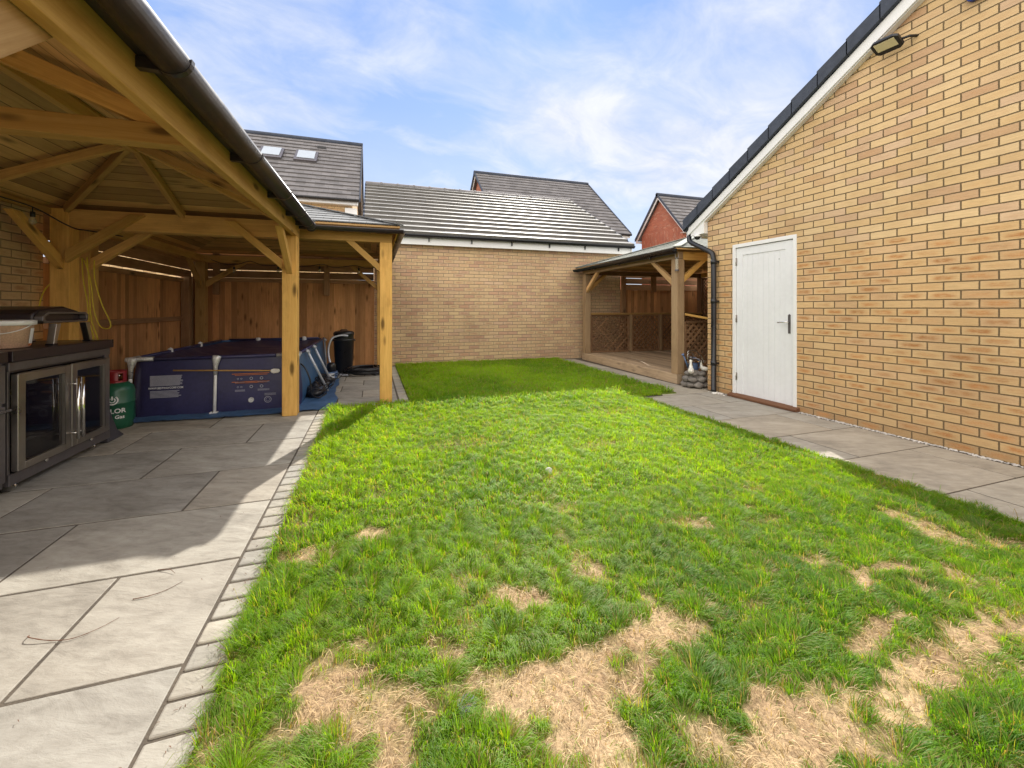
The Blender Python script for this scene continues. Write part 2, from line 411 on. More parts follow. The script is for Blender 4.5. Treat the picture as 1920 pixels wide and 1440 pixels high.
class MB:
    def __init__(s): s.v = []; s.f = []; s.uv = []; s.r = []; s.sm = []
    def face(s, pts, u=None, r=0.0, smooth=False, uvl=None):
        pts = [V(p) for p in pts]
        if uvl is None:
            n = (pts[1] - pts[0]).cross(pts[2] - pts[0])
            if n.length < 1e-12 and len(pts) > 3: n = (pts[2] - pts[0]).cross(pts[3] - pts[0])
            n = n.normalized() if n.length > 0 else V((0, 0, 1))
            ud = V(u).normalized() if u is not None else V((1, 0, 0))
            if abs(ud.dot(n)) > .95: ud = V((0, 0, 1)) if abs(n.z) < .9 else V((1, 0, 0))
            ud = (ud - n * ud.dot(n)).normalized()
            vd = n.cross(ud)
            if vd.z < -.3 or (abs(vd.z) <= .3 and (vd.x + vd.y) < 0): vd = -vd
            uvl = [(p.dot(ud), p.dot(vd)) for p in pts]
        i = len(s.v); s.v += pts; s.f.append(tuple(range(i, i + len(pts)))); s.uv += uvl; s.r.append(r); s.sm.append(smooth)
    def prism(s, pts, ext, u=None, r=None):
        r = random.random() if r is None else r
        pts = [V(p) for p in pts]; ext = V(ext)
        c = (pts[1] - pts[0]).cross(pts[2] - pts[0])
        if c.dot(ext) > 0: pts = pts[::-1]
        q = [p + ext for p in pts]
        if u is None: u = pts[1] - pts[0]
        s.face(pts, u, r); s.face(q[::-1], u, r)
        for i in range(len(pts)):
            j = (i + 1) % len(pts)
            s.face([pts[j], pts[i], q[i], q[j]], u, r)
    def box(s, x0, x1, y0, y1, z0, z1, u=None, r=None):
        if u is None:
            d = [x1 - x0, y1 - y0, z1 - z0]; k = d.index(max(d)); u = V((k == 0, k == 1, k == 2))
        s.prism([(x0, y0, z0), (x1, y0, z0), (x1, y1, z0), (x0, y1, z0)], (0, 0, z1 - z0), u, r)
    def beam(s, a, b, w, h, r=None, side=None):
        a, b = V(a), V(b); d = (b - a).normalized()
        up = V((0, 0, 1)) if abs(d.z) < .95 else V((0, 1, 0))
        sd = V(side).normalized() if side else d.cross(up).normalized()
        up = sd.cross(d).normalized()
        o = [a + sd * (sx * w / 2) + up * (sy * h / 2) for sx, sy in ((-1, -1), (1, -1), (1, 1), (-1, 1))]
        s.prism(o, b - a, d, r)
    def tube(s, pts, rad, n=10, cap=True, r=None):
        r = random.random() if r is None else r
        pts = [V(p) for p in pts]; rads = rad if isinstance(rad, (list, tuple)) else [rad] * len(pts)
        rings = []; prev = None; L = 0
        for i, p in enumerate(pts):
            d = (pts[min(i + 1, len(pts) - 1)] - pts[max(i - 1, 0)]).normalized()
            if prev is None:
                up = V((0, 0, 1)) if abs(d.z) < .9 else V((1, 0, 0)); sx = d.cross(up).normalized()
            else: sx = (prev - d * prev.dot(d)).normalized()
            prev = sx; sy = d.cross(sx)
            rings.append([p + (sx * math.cos(2 * math.pi * k / n) + sy * math.sin(2 * math.pi * k / n)) * rads[i] for k in range(n)])
        for i in range(len(pts) - 1):
            l1 = L + (pts[i + 1] - pts[i]).length
            for k in range(n):
                j = (k + 1) % n; ra = rads[i]
                s.face([rings[i][k], rings[i][j], rings[i + 1][j], rings[i + 1][k]], None, r, True,
                       [(L, k * ra * 6.28 / n), (L, (k + 1) * ra * 6.28 / n), (l1, (k + 1) * ra * 6.28 / n), (l1, k * ra * 6.28 / n)])
            L = l1
        if cap:
            s.face(rings[0][::-1], None, r); s.face(rings[-1], None, r)
    def lathe(s, c, prof, n=28, r=0.0, a0=0.0, a1=6.28318530718, sx=1, sy=1):
        c = V(c); full = abs(a1 - a0 - 6.2831853) < 1e-3
        for i in range(len(prof) - 1):
            for k in range(n):
                aa, ab = a0 + (a1 - a0) * k / n, a0 + (a1 - a0) * (k + 1) / n
                (ra, za), (rb, zb) = prof[i], prof[i + 1]
                P = lambda rr, a, z: c + V((rr * math.cos(a) * sx, rr * math.sin(a) * sy, z))
                pts = [P(ra, aa, za), P(ra, ab, za), P(rb, ab, zb), P(rb, aa, zb)]
                if ra < 1e-6: pts = [pts[0], pts[2], pts[3]]
                elif rb < 1e-6: pts = pts[:3]
                s.face(pts, (0, 0, 1), r, True)
    def ell(s, c, rx, ry, rz, n=14, m=9, jit=0.0, seed=0):
        rg = random.Random(seed); c = V(c)
        ph = [rg.random() * 6.28 for _ in range(6)]
        def P(i, k):
            th = math.pi * i / m; a = 2 * math.pi * (k % n) / n
            d = V((math.sin(th) * math.cos(a), math.sin(th) * math.sin(a), math.cos(th)))
            q = 1 + jit * (math.sin(3 * d.x + ph[0]) * math.sin(4 * d.y + ph[1]) + .6 * math.sin(5 * d.z + 4 * d.x + ph[2]))
            return c + V((d.x * rx, d.y * ry, d.z * rz)) * q
        for i in range(m):
            for k in range(n):
                pts = [P(i, k), P(i + 1, k), P(i + 1, k + 1), P(i, k + 1)]
                if i == 0: pts = [pts[0], pts[1], pts[2]]
                elif i == m - 1: pts = [pts[0], pts[1], pts[3]]
                s.face(pts, None, 0, True)
    def courses(s, a, b, c, d, n, th, low=.002):
        a, b, c, d = map(V, (a, b, c, d))
        nr = (b - a).cross(d - a).normalized()
        if nr.z < 0: nr = -nr
        e = (b - a).normalized(); up = (d - a); up = up - e * up.dot(e); sl = up.length
        up.normalize()
        for i in range(n):
            t0, t1 = i / n, (i + 1) / n
            la, lb, ua, ub = a.lerp(d, t0), b.lerp(c, t0), a.lerp(d, t1), b.lerp(c, t1)
            r = random.random()
            T = [la + nr * th, lb + nr * th, ub + nr * low, ua + nr * low]
            if (ub - ua).length < 1e-4: T = T[:3]
            v0, v1 = sl * t0, sl * t1
            uv = [((p - a).dot(e), v0 + 1e-3 if k < 2 else v1 - 1e-3) for k, p in enumerate(T)]
            s.face(T, None, r, False, uv)
            s.face([la - nr * .004, lb - nr * .004, lb + nr * th, la + nr * th], e, r)
            s.face([la - nr * .004, la + nr * th, ua + nr * low], up, r)
            if (ub - ua).length > 1e-4 or True:
                s.face([lb - nr * .004, ub + nr * low, lb + nr * th], up, r)
        for p in ([a, b, c, d],):
            q = [x - nr * .03 for x in p]
            if (q[2] - q[3]).length < 1e-4: q = q[:3]
            s.face(q[::-1], e, .3)
    def build(s, name, mat, parent=None, bevel=0.0, merge=False, kind=None, origin=None, subd=0):
        me = bpy.data.meshes.new(name)
        og = V(origin) if origin is not None else (org(parent) if parent is not None else V((0, 0, 0)))
        nv = len(s.v)
        me.from_pydata([tuple(p - og) for p in s.v], [], s.f)
        uvl = me.uv_layers.new(name='UVMap')
        uvl.data.foreach_set('uv', [c for q in s.uv for c in q])
        at = me.attributes.new('rnd', 'FLOAT', 'FACE'); at.data.foreach_set('value', s.r)
        me.polygons.foreach_set('use_smooth', s.sm)
        me.materials.append(M[mat] if isinstance(mat, str) else mat)
        if bevel or merge or any(s.sm):
            import bmesh
            bm = bmesh.new(); bm.from_mesh(me)
            bmesh.ops.remove_doubles(bm, verts=bm.verts, dist=1e-5)
            bm.to_mesh(me); bm.free()
        me.update()
        o = bpy.data.objects.new(name, me); col.objects.link(o)
        if parent is not None: o.parent = parent
        elif origin is not None: o.location = og; ORG[o.name] = og
        if bevel:
            md = o.modifiers.new('bevel', 'BEVEL'); md.width = bevel; md.segments = 2; md.limit_method = 'ANGLE'; md.angle_limit = R(40)
            md.harden_normals = False
        if kind: o['kind'] = kind
        return o


def text(name, body, size, mat, parent, place, ext=.0006, extra=0):
    """flat lettering; place(x, y) -> world point with x, y in metres from the text's centre"""
    cu = bpy.data.curves.new(name, 'FONT'); cu.body = body; cu.size = size; cu.align_x = 'CENTER'; cu.align_y = 'CENTER'
    cu.offset = extra
    cu.resolution_u = 3
    tmp = bpy.data.objects.new('tmp', cu); col.objects.link(tmp)
    bpy.context.view_layer.update()
    dg = bpy.context.evaluated_depsgraph_get()
    me = bpy.data.meshes.new_from_object(tmp.evaluated_get(dg))
    bpy.data.objects.remove(tmp)
    og = org(parent)
    for v in me.vertices:
        v.co = V(place(v.co.x, v.co.y)) - og
    me.name = name
    me.materials.clear(); me.materials.append(M[mat])
    me.update()
    o = bpy.data.objects.new(name, me); col.objects.link(o); o.parent = parent
    return o


# ---------------------------------------------------------------- ground, patio, path
g = MB(); g.face([(-150, -150, -.09), (150, -150, -.09), (150, 150, -.09), (-150, 150, -.09)])
g.build('ground', 'ground', kind='structure')

LX0, LX1, LX2 = -.46, 3.42, 4.07     # lawn edges


def slab(mb, x0, x1, y0, y1, g=.0065, top=0.0):
    dz = random.uniform(-.001, .001)
    r = random.random()
    mb.box(x0 + g, x1 - g, y0 + g, y1 - g, -.05, top + dz, (0, 1, 0), r)


ys = [-1.55, -.9, -.24, .40, 1.05, 1.69, 2.33, 2.97, 3.62, 4.305, 4.945, 5.42]
mb = MB()
for i in range(len(ys) - 1):
    y0, y1 = ys[i], ys[i + 1]
    x = -.60
    first = [.47, .95][(i + 1) % 2] if i != 4 else .95
    xs = [-.60, -.60 - (.95 if i in (4, 3) and i % 2 == 0 else (.47 if i % 2 == 1 else .95))]
    while xs[-1] > -3.2: xs.append(xs[-1] - .95)
    for k in range(len(xs) - 1): slab(mb, xs[k + 1], xs[k], y0, y1)
yb = [5.56, 6.02, 6.48, 6.94, 7.4, 7.86, 8.32, 8.98]
for i in range(len(yb) - 1):
    xs = [.32, .32 - (.45 if i % 2 else .75)]
    while xs[-1] > -3.1: xs.append(xs[-1] - .72)
    for k in range(len(xs) - 1): slab(mb, xs[k + 1], xs[k], yb[i], yb[i + 1])
patio = mb.build('patio', 'stone', bevel=.003, kind='structure')
mb = MB()
mb.face([(-3.2, -1.6, -.003), (-.47, -1.6, -.003), (-.47, 5.55, -.003), (-3.2, 5.55, -.003)])
mb.face([(-3.2, 5.55, -.003), (.45, 5.55, -.003), (.45, 9.05, -.003), (-3.2, 9.05, -.003)])
mb.face([(3.42, -1.6, -.003), (4.7, -1.6, -.003), (4.7, 5.0, -.003), (3.42, 5.0, -.003)])
mb.face([(4.07, 5.0, -.003), (9.0, 5.0, -.003), (9.0, 9.05, -.003), (4.07, 9.05, -.003)])
mb.build('joint_bed', 'joint', kind='structure')
mb = MB()
y = -1.5
while y < 5.35:
    d = random.uniform(.108, .126)
    if y > -.3: slab(mb, -.603 + random.uniform(0, .004), -.45 + random.uniform(-.02, .012), y, y + d, random.uniform(.005, .009), .003)
    y += d
x = -.59
while x < .3:
    d = random.uniform(.105, .125); slab(mb, x, x + d, 5.43, 5.55, .005, .004); x += d
y = 5.56
while y < 8.9:
    d = random.uniform(.105, .125); slab(mb, .33, .455, y, y + d, .005, .004); y += d
mb.build('edging', 'stone_path', bevel=.007, kind='structure')
mb = MB()
py = [-1.5, -.86, -.22, .42, 1.05, 1.68, 2.315, 2.92, 3.56, 4.19, 4.80]
for i in range(len(py) - 1):
    cut = 3.735 if i % 2 == 0 else 4.33
    slab(mb, 3.42, cut, py[i], py[i + 1]); slab(mb, cut, 4.64, py[i], py[i + 1])
qy = [4.80, 5.35, 5.9, 6.7, 7.3, 8.1, 8.98]
for i in range(len(qy) - 1):
    if i == 0: slab(mb, 3.80, 4.66, qy[i], qy[i + 1]); continue
    if i % 2: slab(mb, 4.07, 4.55, qy[i], qy[i + 1])
    else:
        slab(mb, 4.07, 4.3, qy[i], qy[i + 1]); slab(mb, 4.3, 4.55, qy[i], qy[i + 1])
slab(mb, 4.66, 5.3, 4.95, 5.42)
mb.build('path', 'stone_path', bevel=.003, kind='structure')

# ---------------------------------------------------------------- lawn
rng = np.random.default_rng(5)


def vnoise(x, y, s, seed):
    rg = np.random.default_rng(seed); T = rg.random((64, 64))
    X = x * s; Y = y * s
    xi = np.floor(X).astype(int); yi = np.floor(Y).astype(int); fx = X - xi; fy = Y - yi
    fx = fx * fx * (3 - 2 * fx); fy = fy * fy * (3 - 2 * fy)
    g = lambda a, b: T[a % 64, b % 64]
    return (g(xi, yi) * (1 - fx) + g(xi + 1, yi) * fx) * (1 - fy) + (g(xi, yi + 1) * (1 - fx) + g(xi + 1, yi + 1) * fx) * fy


DRY = [(-.02, 2.33, .13, .07, 1), (-.30, 2.25, .12, .05, .9), (.58, 1.62, .10, .10, 1), (.92, 1.66, .10, .10, .75), (-.12, 1.42, .15, .16, 1),
       (.05, 1.28, .2, .1, .8), (.62, 1.16, .34, .22, 1.15), (.95, 1.30, .20, .13, 1), (.35, 1.33, .14, .08, .8), (1.66, 1.9, .12, .08, .75), (2.16, 1.28, .22, .07, 1),
       (1.78, 1.04, .22, .06, .9), (1.66, .84, .35, .09, .9), (2.15, .90, .22, .08, 1), (1.12, .86, .34, .13, 1), (2.84, 1.42, .10, .22, .8), (3.05, 1.1, .1, .2, .7),
       (.07, 1.15, .10, .16, .9), (.25, 1.5, .1, .06, .7), (.4, .9, .3, .14, .6), (2.4, 2.1, .1, .05, .5), (1.9, 3.2, .3, .12, .35), (1.2, 2.72, .14, .07, .4),
       (2.6, 4.2, .25, .15, .3), (-.41, 3.45, .05, .3, .7), (-.41, 2.6, .05, .3, .4), (.8, 3.6, .4, .2, .3), (1.5, .3, 1.0, .3, .8), (.3, .4, .8, .2, .6), (2.9, .7, .3, .2, .7)]
GRN = [(.75, 1.07, .085, .085, 1.4), (.27, 1.07, .15, .12, 1.2), (1.0, 1.06, .09, .07, 1.2), (.55, 1.42, .16, .1, .9), (.78, 1.42, .1, .08, 1), (1.25, 1.1, .2, .12, 1)]


def dryness(x, y):
    wx = x + .13 * (vnoise(x, y, 8, 31) - .5) + .10 * (vnoise(x, y, 22, 32) - .5)
    wy = y + .13 * (vnoise(x, y, 8, 33) - .5) + .10 * (vnoise(x, y, 22, 34) - .5)
    d = np.zeros_like(x)
    for cx, cy, rx, ry, s in DRY:
        q = np.sqrt(((wx - cx) / rx) ** 2 + ((wy - cy) / ry) ** 2) * 1.12
        d = np.maximum(d, s * np.clip((1.3 - q) * 1.8, 0, 1))
    near = np.clip((2.9 - y) / 2.0, 0, 1)
    n = vnoise(x, y, 5.5, 41) * .6 + vnoise(x, y, 14, 42) * .4
    d = np.maximum(d, np.clip((n - .70 + .07 * near) * 5, 0, .7) * (.3 + .7 * near))
    d = d * np.clip(.55 + .9 * vnoise(x, y, 30, 43), 0, 1.15)
    for cx, cy, rx, ry, s in GRN:
        q = np.sqrt(((wx - cx) / rx) ** 2 + ((wy - cy) / ry) ** 2)
        d = d - s * np.clip(1.5 - q, 0, 1)
    return np.clip(d, 0, 1)


def lift(x, y):
    return .012 * vnoise(x, y, 3.1, 51) + .010 * vnoise(x, y, 8, 52) - .004


def inlawn(x, y):
    w = .02 * (vnoise(x, y, 12, 61) - .5)
    a = (x > LX0 + w) & (x < LX1 + w) & (y < 4.9)
    b = (x > LX0 + w) & (x < LX2 + w) & (y >= 4.9) & (y < 5.42)
    c = (x > .46 + w) & (x < LX2 + w) & (y >= 5.42) & (y < 9.02)
    d = (x < 3.8 + w) & (x > 3) & (y > 4.8) & (y < 4.95)
    return (a | b | c | d) & (y > -.9)


nx, ny = 200, 420
gx = np.linspace(LX0 - .0, LX2 + .0, nx); gy = np.linspace(-1.0, 9.04, ny)
XX, YY = np.meshgrid(gx, gy)
ZZ = lift(XX, YY)
ins = ((XX < LX1 + .03) | (YY > 4.85)) & ((XX > .45) | (YY < 5.44))
ZZ = np.where(ins, ZZ, -.06)
DD = dryness(XX, YY)
vs = np.stack([XX, YY, ZZ], -1).reshape(-1, 3)
idx = np.arange(nx * ny).reshape(ny, nx)
fs = np.stack([idx[:-1, :-1], idx[:-1, 1:], idx[1:, 1:], idx[1:, :-1]], -1).reshape(-1, 4)


def npmesh(name, v, f, colr, mat, kind):
    me = bpy.data.meshes.new(name)
    k = f.shape[1]
    me.vertices.add(len(v)); me.vertices.foreach_set('co', v.astype(np.float32).ravel())
    me.loops.add(f.size); me.loops.foreach_set('vertex_index', f.astype(np.int32).ravel())
    me.polygons.add(len(f)); me.polygons.foreach_set('loop_start', np.arange(0, f.size, k, dtype=np.int32))
    me.polygons.foreach_set('use_smooth', np.ones(len(f), bool))
    me.update(calc_edges=True)
    a = me.attributes.new('Col', 'FLOAT_COLOR', 'POINT')
    c4 = np.ones((len(v), 4), np.float32); c4[:, :3] = colr
    a.data.foreach_set('color', c4.ravel())
    me.materials.append(M[mat])
    o = bpy.data.objects.new(name, me); col.objects.link(o)
    o['kind'] = kind
    return o


dd = DD.reshape(-1, 1)
tn = vnoise(XX, YY, 6, 71).reshape(-1, 1)
soilc = (1 - dd) * np.array([[.13, .17, .03]]) + dd * ((1 - tn) * np.array([[.30, .195, .11]]) + tn * np.array([[.54, .39, .23]]))
npmesh('lawn', vs, fs, soilc, 'soil', 'structure')


def blades(n, y0, y1, width, hmin, hmax, seed, straw=False, x1=LX2):
    rg = np.random.default_rng(seed)
    x = rg.uniform(LX0 - .01, x1, n); y = rg.uniform(y0, y1, n)
    ok = inlawn(x, y)
    d = dryness(x, y)
    cl = vnoise(x, y, 16, 81) * .6 + vnoise(x, y, 34, 82) * .4
    if straw: ok &= rg.random(n) < np.clip(d * 1.1 - .1, .12, 1)
    else: ok &= rg.random(n) < (np.clip(1.0 - d * 1.12, .04, 1) * (.35 + .95 * cl))
    x, y, d, cl = x[ok], y[ok], d[ok], cl[ok]; n = len(x)
    z = lift(x, y)
    # bending: away from clump centres, plus a slow drift
    e = .012
    hgrad = lambda a, b: vnoise(a, b, 9, 83) * .7 + vnoise(a, b, 22, 84) * .3
    gx_ = -(hgrad(x + e, y) - hgrad(x - e, y)); gy_ = -(hgrad(x, y + e) - hgrad(x, y - e))
    hh = hgrad(x, y)
    ang = rg.uniform(0, 2 * np.pi, n)
    dirx = np.cos(ang) * .55 + gx_ * 9 + .15; diry = np.sin(ang) * .55 + gy_ * 9 - .15
    nrm = np.sqrt(dirx ** 2 + diry ** 2) + 1e-6
    lean = np.clip(nrm * 1.25, .2, 1.35); dirx /= nrm; diry /= nrm
    long_ = vnoise(x, y, 2.2, 85)
    H = (hmin + (hmax - hmin) * rg.random(n) ** 1.3) * (.38 + .85 * hh + .35 * long_)
    edge_ = (x < LX0 + .13) & (y < 5.4)
    H *= np.where(edge_, 1.6, 1.0) * (1 - .6 * d)
    dirx = np.where(edge_ & (rg.random(n) < .6), -np.abs(dirx), dirx)
    if straw:
        H = rg.uniform(.010, .034, n); lean = rg.uniform(1.2, 2.6, n)
    W = width * rg.uniform(.6, 1.3, n)
    pa = rg.uniform(0, np.pi, n); px_, py_ = np.cos(pa) * .35 + -diry * .8, np.sin(pa) * .35 + dirx * .8
    q = np.sqrt(px_ ** 2 + py_ ** 2) + 1e-6; px_ /= q; py_ /= q
    P = []
    for t, wf in ((0, 1.0), (.38, .95), (.74, .65)):
        b_ = lean * (t ** 1.7) * .75
        cz = np.sqrt(np.clip(1 - (np.clip(b_, 0, .9)) ** 2 * .5, .1, 1))
        zx = H * t * cz if not straw else .006 + H * .22 * np.sin(t * 2.6) + .004
        cx_ = x + dirx * H * b_; cy_ = y + diry * H * b_
        for s_ in (-.5, .5):
            P.append(np.stack([cx_ + px_ * W * wf * s_, cy_ + py_ * W * wf * s_, z + zx], -1))
    b_ = lean * .8
    zt = H * np.clip(1 - .35 * lean ** 2, .25, 1) if not straw else np.full(n, .008)
    P.append(np.stack([x + dirx * H * b_, y + diry * H * b_, z + zt], -1))
    v = np.stack(P, 1)  # n,7,3
    base = (np.arange(n) * 7)[:, None, None]
    tri = np.array([[0, 1, 3], [0, 3, 2], [2, 3, 5], [2, 5, 4], [4, 5, 6]])[None]
    f = (base + tri).reshape(-1, 3)
    # natural colour of each blade
    tt = rg.random((n, 1))
    g1, g2, g3 = np.array([[.065, .19, .008]]), np.array([[.285, .46, .015]]), np.array([[.44, .46, .08]])
    sl = (vnoise(x, y, 1.3, 91) * .6 + vnoise(x, y, 5, 92) * .4)[:, None]
    mixv = np.clip(.05 + .8 * sl + .5 * (tt - .5) + .2 * np.clip((y[:, None] - 1.2) / 2, 0, 1), 0, 1)
    c = g1 * (1 - mixv) + g2 * mixv
    c = np.where(tt > .93, g3 * .7, c)
    wd_ = np.clip((vnoise(x, y, 4.5, 95) * .5 + vnoise(x, y, 13, 96) * .5 - .62) * 5, 0, .45)[:, None] * np.clip((2.6 - y) / 1.0, .15, 1)[:, None]
    c = c * (1 - wd_) + np.array([[.11, .20, .05]]) * wd_
    dry = (rg.random((n, 1)) < (.09 + .55 * d[:, None]))
    tanc = np.array([[.36, .27, .13]]) * (.6 + .6 * rg.random((n, 1)))
    c = np.where(dry, tanc, c)
    if straw: c = np.array([[.53, .385, .215]]) * (.45 + .75 * rg.random((n, 1)))
    cv = np.repeat(c[:, None, :], 7, 1)
    if not straw:
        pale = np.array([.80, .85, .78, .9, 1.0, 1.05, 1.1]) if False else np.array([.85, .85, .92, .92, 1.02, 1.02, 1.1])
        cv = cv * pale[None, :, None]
    return v.reshape(-1, 3), f, cv.reshape(-1, 3)


def join(parts):
    V_, F_, C_ = [], [], []; o = 0
    for v, f, c in parts:
        V_.append(v); F_.append(f + o); C_.append(c); o += len(v)
    return np.concatenate(V_), np.concatenate(F_), np.concatenate(C_)


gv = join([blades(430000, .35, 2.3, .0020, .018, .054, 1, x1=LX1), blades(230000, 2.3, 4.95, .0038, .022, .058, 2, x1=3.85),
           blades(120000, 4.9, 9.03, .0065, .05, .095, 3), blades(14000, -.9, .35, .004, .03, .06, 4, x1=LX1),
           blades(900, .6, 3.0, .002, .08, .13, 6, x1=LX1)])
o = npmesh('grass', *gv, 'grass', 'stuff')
tag(o, 'short green lawn grass with tufts, between the patio and the path', 'grass')
sv_ = join([blades(52000, .35, 2.6, .0018, .03, .06, 11, True, x1=LX1), blades(14000, 2.6, 5, .0035, .03, .06, 12, True, x1=LX1)])
o = npmesh('dry_grass', *sv_, 'straw', 'stuff')
tag(o, 'dead straw-coloured grass lying in the bare patches of the lawn', 'dry grass')


# ---------------------------------------------------------------- buildings
def roof_slope_things():
    pass


# right-hand garage: gable wall in the plane x = 4.68
GX = 4.68
gar = thing('brick_garage', 'large buff brick garage gable on the right with a white side door', 'garage', (GX, 4.93, 0))
SL, YE, ZE = .58, 5.27, 2.42           # roof line: z = ZE + SL*(YE - y)
YA = .9                                # apex y
zr = lambda y: ZE + SL * (YE - y) if y >= YA else ZE + SL * (YE - YA) - SL * (YA - y)
zapex = ZE + SL * (YE - YA)
yl = YA - (4.93 - YA)
DY0, DY1, DZ = 3.567, 4.478, 2.062
mb = MB()
wz = lambda y: zr(y) - .02
X = GX
mb.face([(X, 4.93, -.1), (X, DY1, -.1), (X, DY1, wz(DY1)), (X, 4.93, wz(4.93))], (0, 1, 0))
mb.face([(X, DY1, DZ), (X, DY0, DZ), (X, DY0, wz(DY0)), (X, DY1, wz(DY1))], (0, 1, 0))
mb.face([(X, DY0, -.1), (X, yl, -.1), (X, yl, wz(yl)), (X, YA, wz(YA)), (X, DY0, wz(DY0))], (0, 1, 0))
for yy, s in ((DY0, 1), (DY1, -1)):
    mb.face([(X, yy, -.1), (X + .1, yy, -.1), (X + .1, yy, DZ), (X, yy, DZ)], (1, 0, 0))
mb.face([(X, DY0, DZ), (X, DY1, DZ), (X + .1, DY1, DZ), (X + .1, DY0, DZ)], (0, 1, 0))
mb.face([(X, 4.93, -.1), (X + 5.5, 4.93, -.1), (X + 5.5, 4.93, wz(4.93)), (X, 4.93, wz(4.93))], (1, 0, 0))
mb.face([(X, yl, -.1), (X + 5.5, yl, -.1), (X + 5.5, yl, wz(yl)), (X, yl, wz(yl))], (1, 0, 0))
mb.face([(X + 5.5, 4.93, -.1), (X + 5.5, yl, -.1), (X + 5.5, yl, wz(yl)), (X + 5.5, YA, wz(YA)), (X + 5.5, 4.93, wz(4.93))], (0, 1, 0))
mb.build('wall', 'brick_buff', gar)
mb = MB()
yfe = 2 * YA - YE
mb.courses((GX - .04, YE, ZE + .06), (GX + 5.6, YE, ZE + .06), (GX + 5.6, YA, zapex + .06), (GX - .04, YA, zapex + .06), 17, .035)
mb.courses((GX + 5.6, yfe, ZE + .06), (GX - .04, yfe, ZE + .06), (GX - .04, YA, zapex + .06), (GX + 5.6, YA, zapex + .06), 17, .035)
mb.build('roof', 'tile', gar)
# verge caps, stepped
mb = MB()
n = 15; dy = (YE + .04 - YA) / n
for sgn in (1, -1):
    for i in range(n):
        ya = YE + .04 - i * dy; yb_ = ya - dy * 1.06
        if sgn < 0: ya, yb_ = 2 * YA - ya, 2 * YA - yb_
        z0 = ZE + SL * (YE - (YE + .04 - i * dy)); z1 = z0 + SL * dy * 1.06
        mb.prism([(GX - .125, ya, z0 + .0), (GX - .125, yb_, z1 + .0), (GX - .125, yb_, z1 + .145), (GX - .125, ya, z0 + .168)], (.055, 0, 0), (0, -1, SL * sgn))
        mb.prism([(GX - .125, ya, z0 + .16), (GX - .125, yb_, z1 + .128), (GX - .125, yb_, z1 + .146), (GX - .125, ya, z0 + .169)], (.17, 0, 0), (0, -1, SL * sgn))
mb.build('verge_cap', 'tile_blue', gar, bevel=.004)
mb = MB()
for sgn in (1, -1):
    f = lambda y: (y if sgn > 0 else 2 * YA - y)
    ya, yb_ = YE + .0, YA
    za, zb = ZE, zapex
    mb.prism([(GX - .085, f(ya), za - .02), (GX - .085, f(yb_), zb - .0), (GX - .085, f(yb_), zb - .15), (GX - .085, f(ya), za - .12)], (.018, 0, 0), (0, -1, SL))
    mb.prism([(GX - .067, f(ya - .25), za + .145 - .115), (GX - .067, f(yb_), zb - .115), (GX - .067, f(yb_), zb - .15), (GX - .067, f(ya - .25), za + .145 - .15)], (.065, 0, 0), (0, -1, SL))
mb.prism([(GX - .067, 5.20, 2.30), (GX - .067, 4.935, 2.30), (GX - .067, 4.935, 2.60), (GX - .067, 5.20, 2.44)], (.2, 0, 0), (0, 1, 0))
mb.build('bargeboard', 'white', gar, bevel=.002)
mb = MB(); mb.box(GX + .14, GX + 5.5, 4.94, 5.2, 2.30, 2.32); mb.box(GX + .14, GX + 5.5, 5.2, 5.22, 2.28, 2.44)
mb.build('fascia', 'white', gar)
mb = MB()


def gutter(mb, a, b, r=.056, th=.004, n=10, down=V((0, 0, -1))):
    a, b = V(a), V(b); d = (b - a).normalized(); sd = d.cross(V((0, 0, 1))).normalized()
    def ring(p, rr): return [p + sd * (math.cos(math.pi * k / n) * rr) + V((0, 0, -1)) * (math.sin(math.pi * k / n) * rr) for k in range(n + 1)]
    A, B, A2, B2 = ring(a, r), ring(b, r), ring(a, r - th), ring(b, r - th)
    for k in range(n):
        mb.face([A[k], A[k + 1], B[k + 1], B[k]], d, .2, True); mb.face([A2[k + 1], A2[k], B2[k], B2[k + 1]], d, .2, True)
    for k in (0, n): mb.face([A[k], B[k], B2[k], A2[k]], d, .2)
    mb.face(A, d, .2); mb.face(B[::-1], d, .2)


gutter(mb, (GX - .10, 5.28, 2.43), (GX + 5.5, 5.28, 2.43))
mb.build('gutter', 'gutter_black', gar)
mb = MB()
dp = [(4.63, 5.26, 2.40), (4.63, 5.25, 2.24), (4.625, 5.20, 2.20), (4.62, 4.83, 2.02), (4.62, 4.775, 1.98), (4.62, 4.757, 1.90), (4.62, 4.755, 1.0), (4.62, 4.755, .05), (4.60, 4.74, .02)]
mb.tube(dp, .036, 12)
for z in (1.86, 1.3, .42): mb.tube([(4.62, 4.755, z - .03), (4.62, 4.755, z + .03)], .042, 12); mb.box(4.62, 4.68, 4.71, 4.73, z - .012, z + .012)
mb.build('downpipe', 'gutter_black', gar)
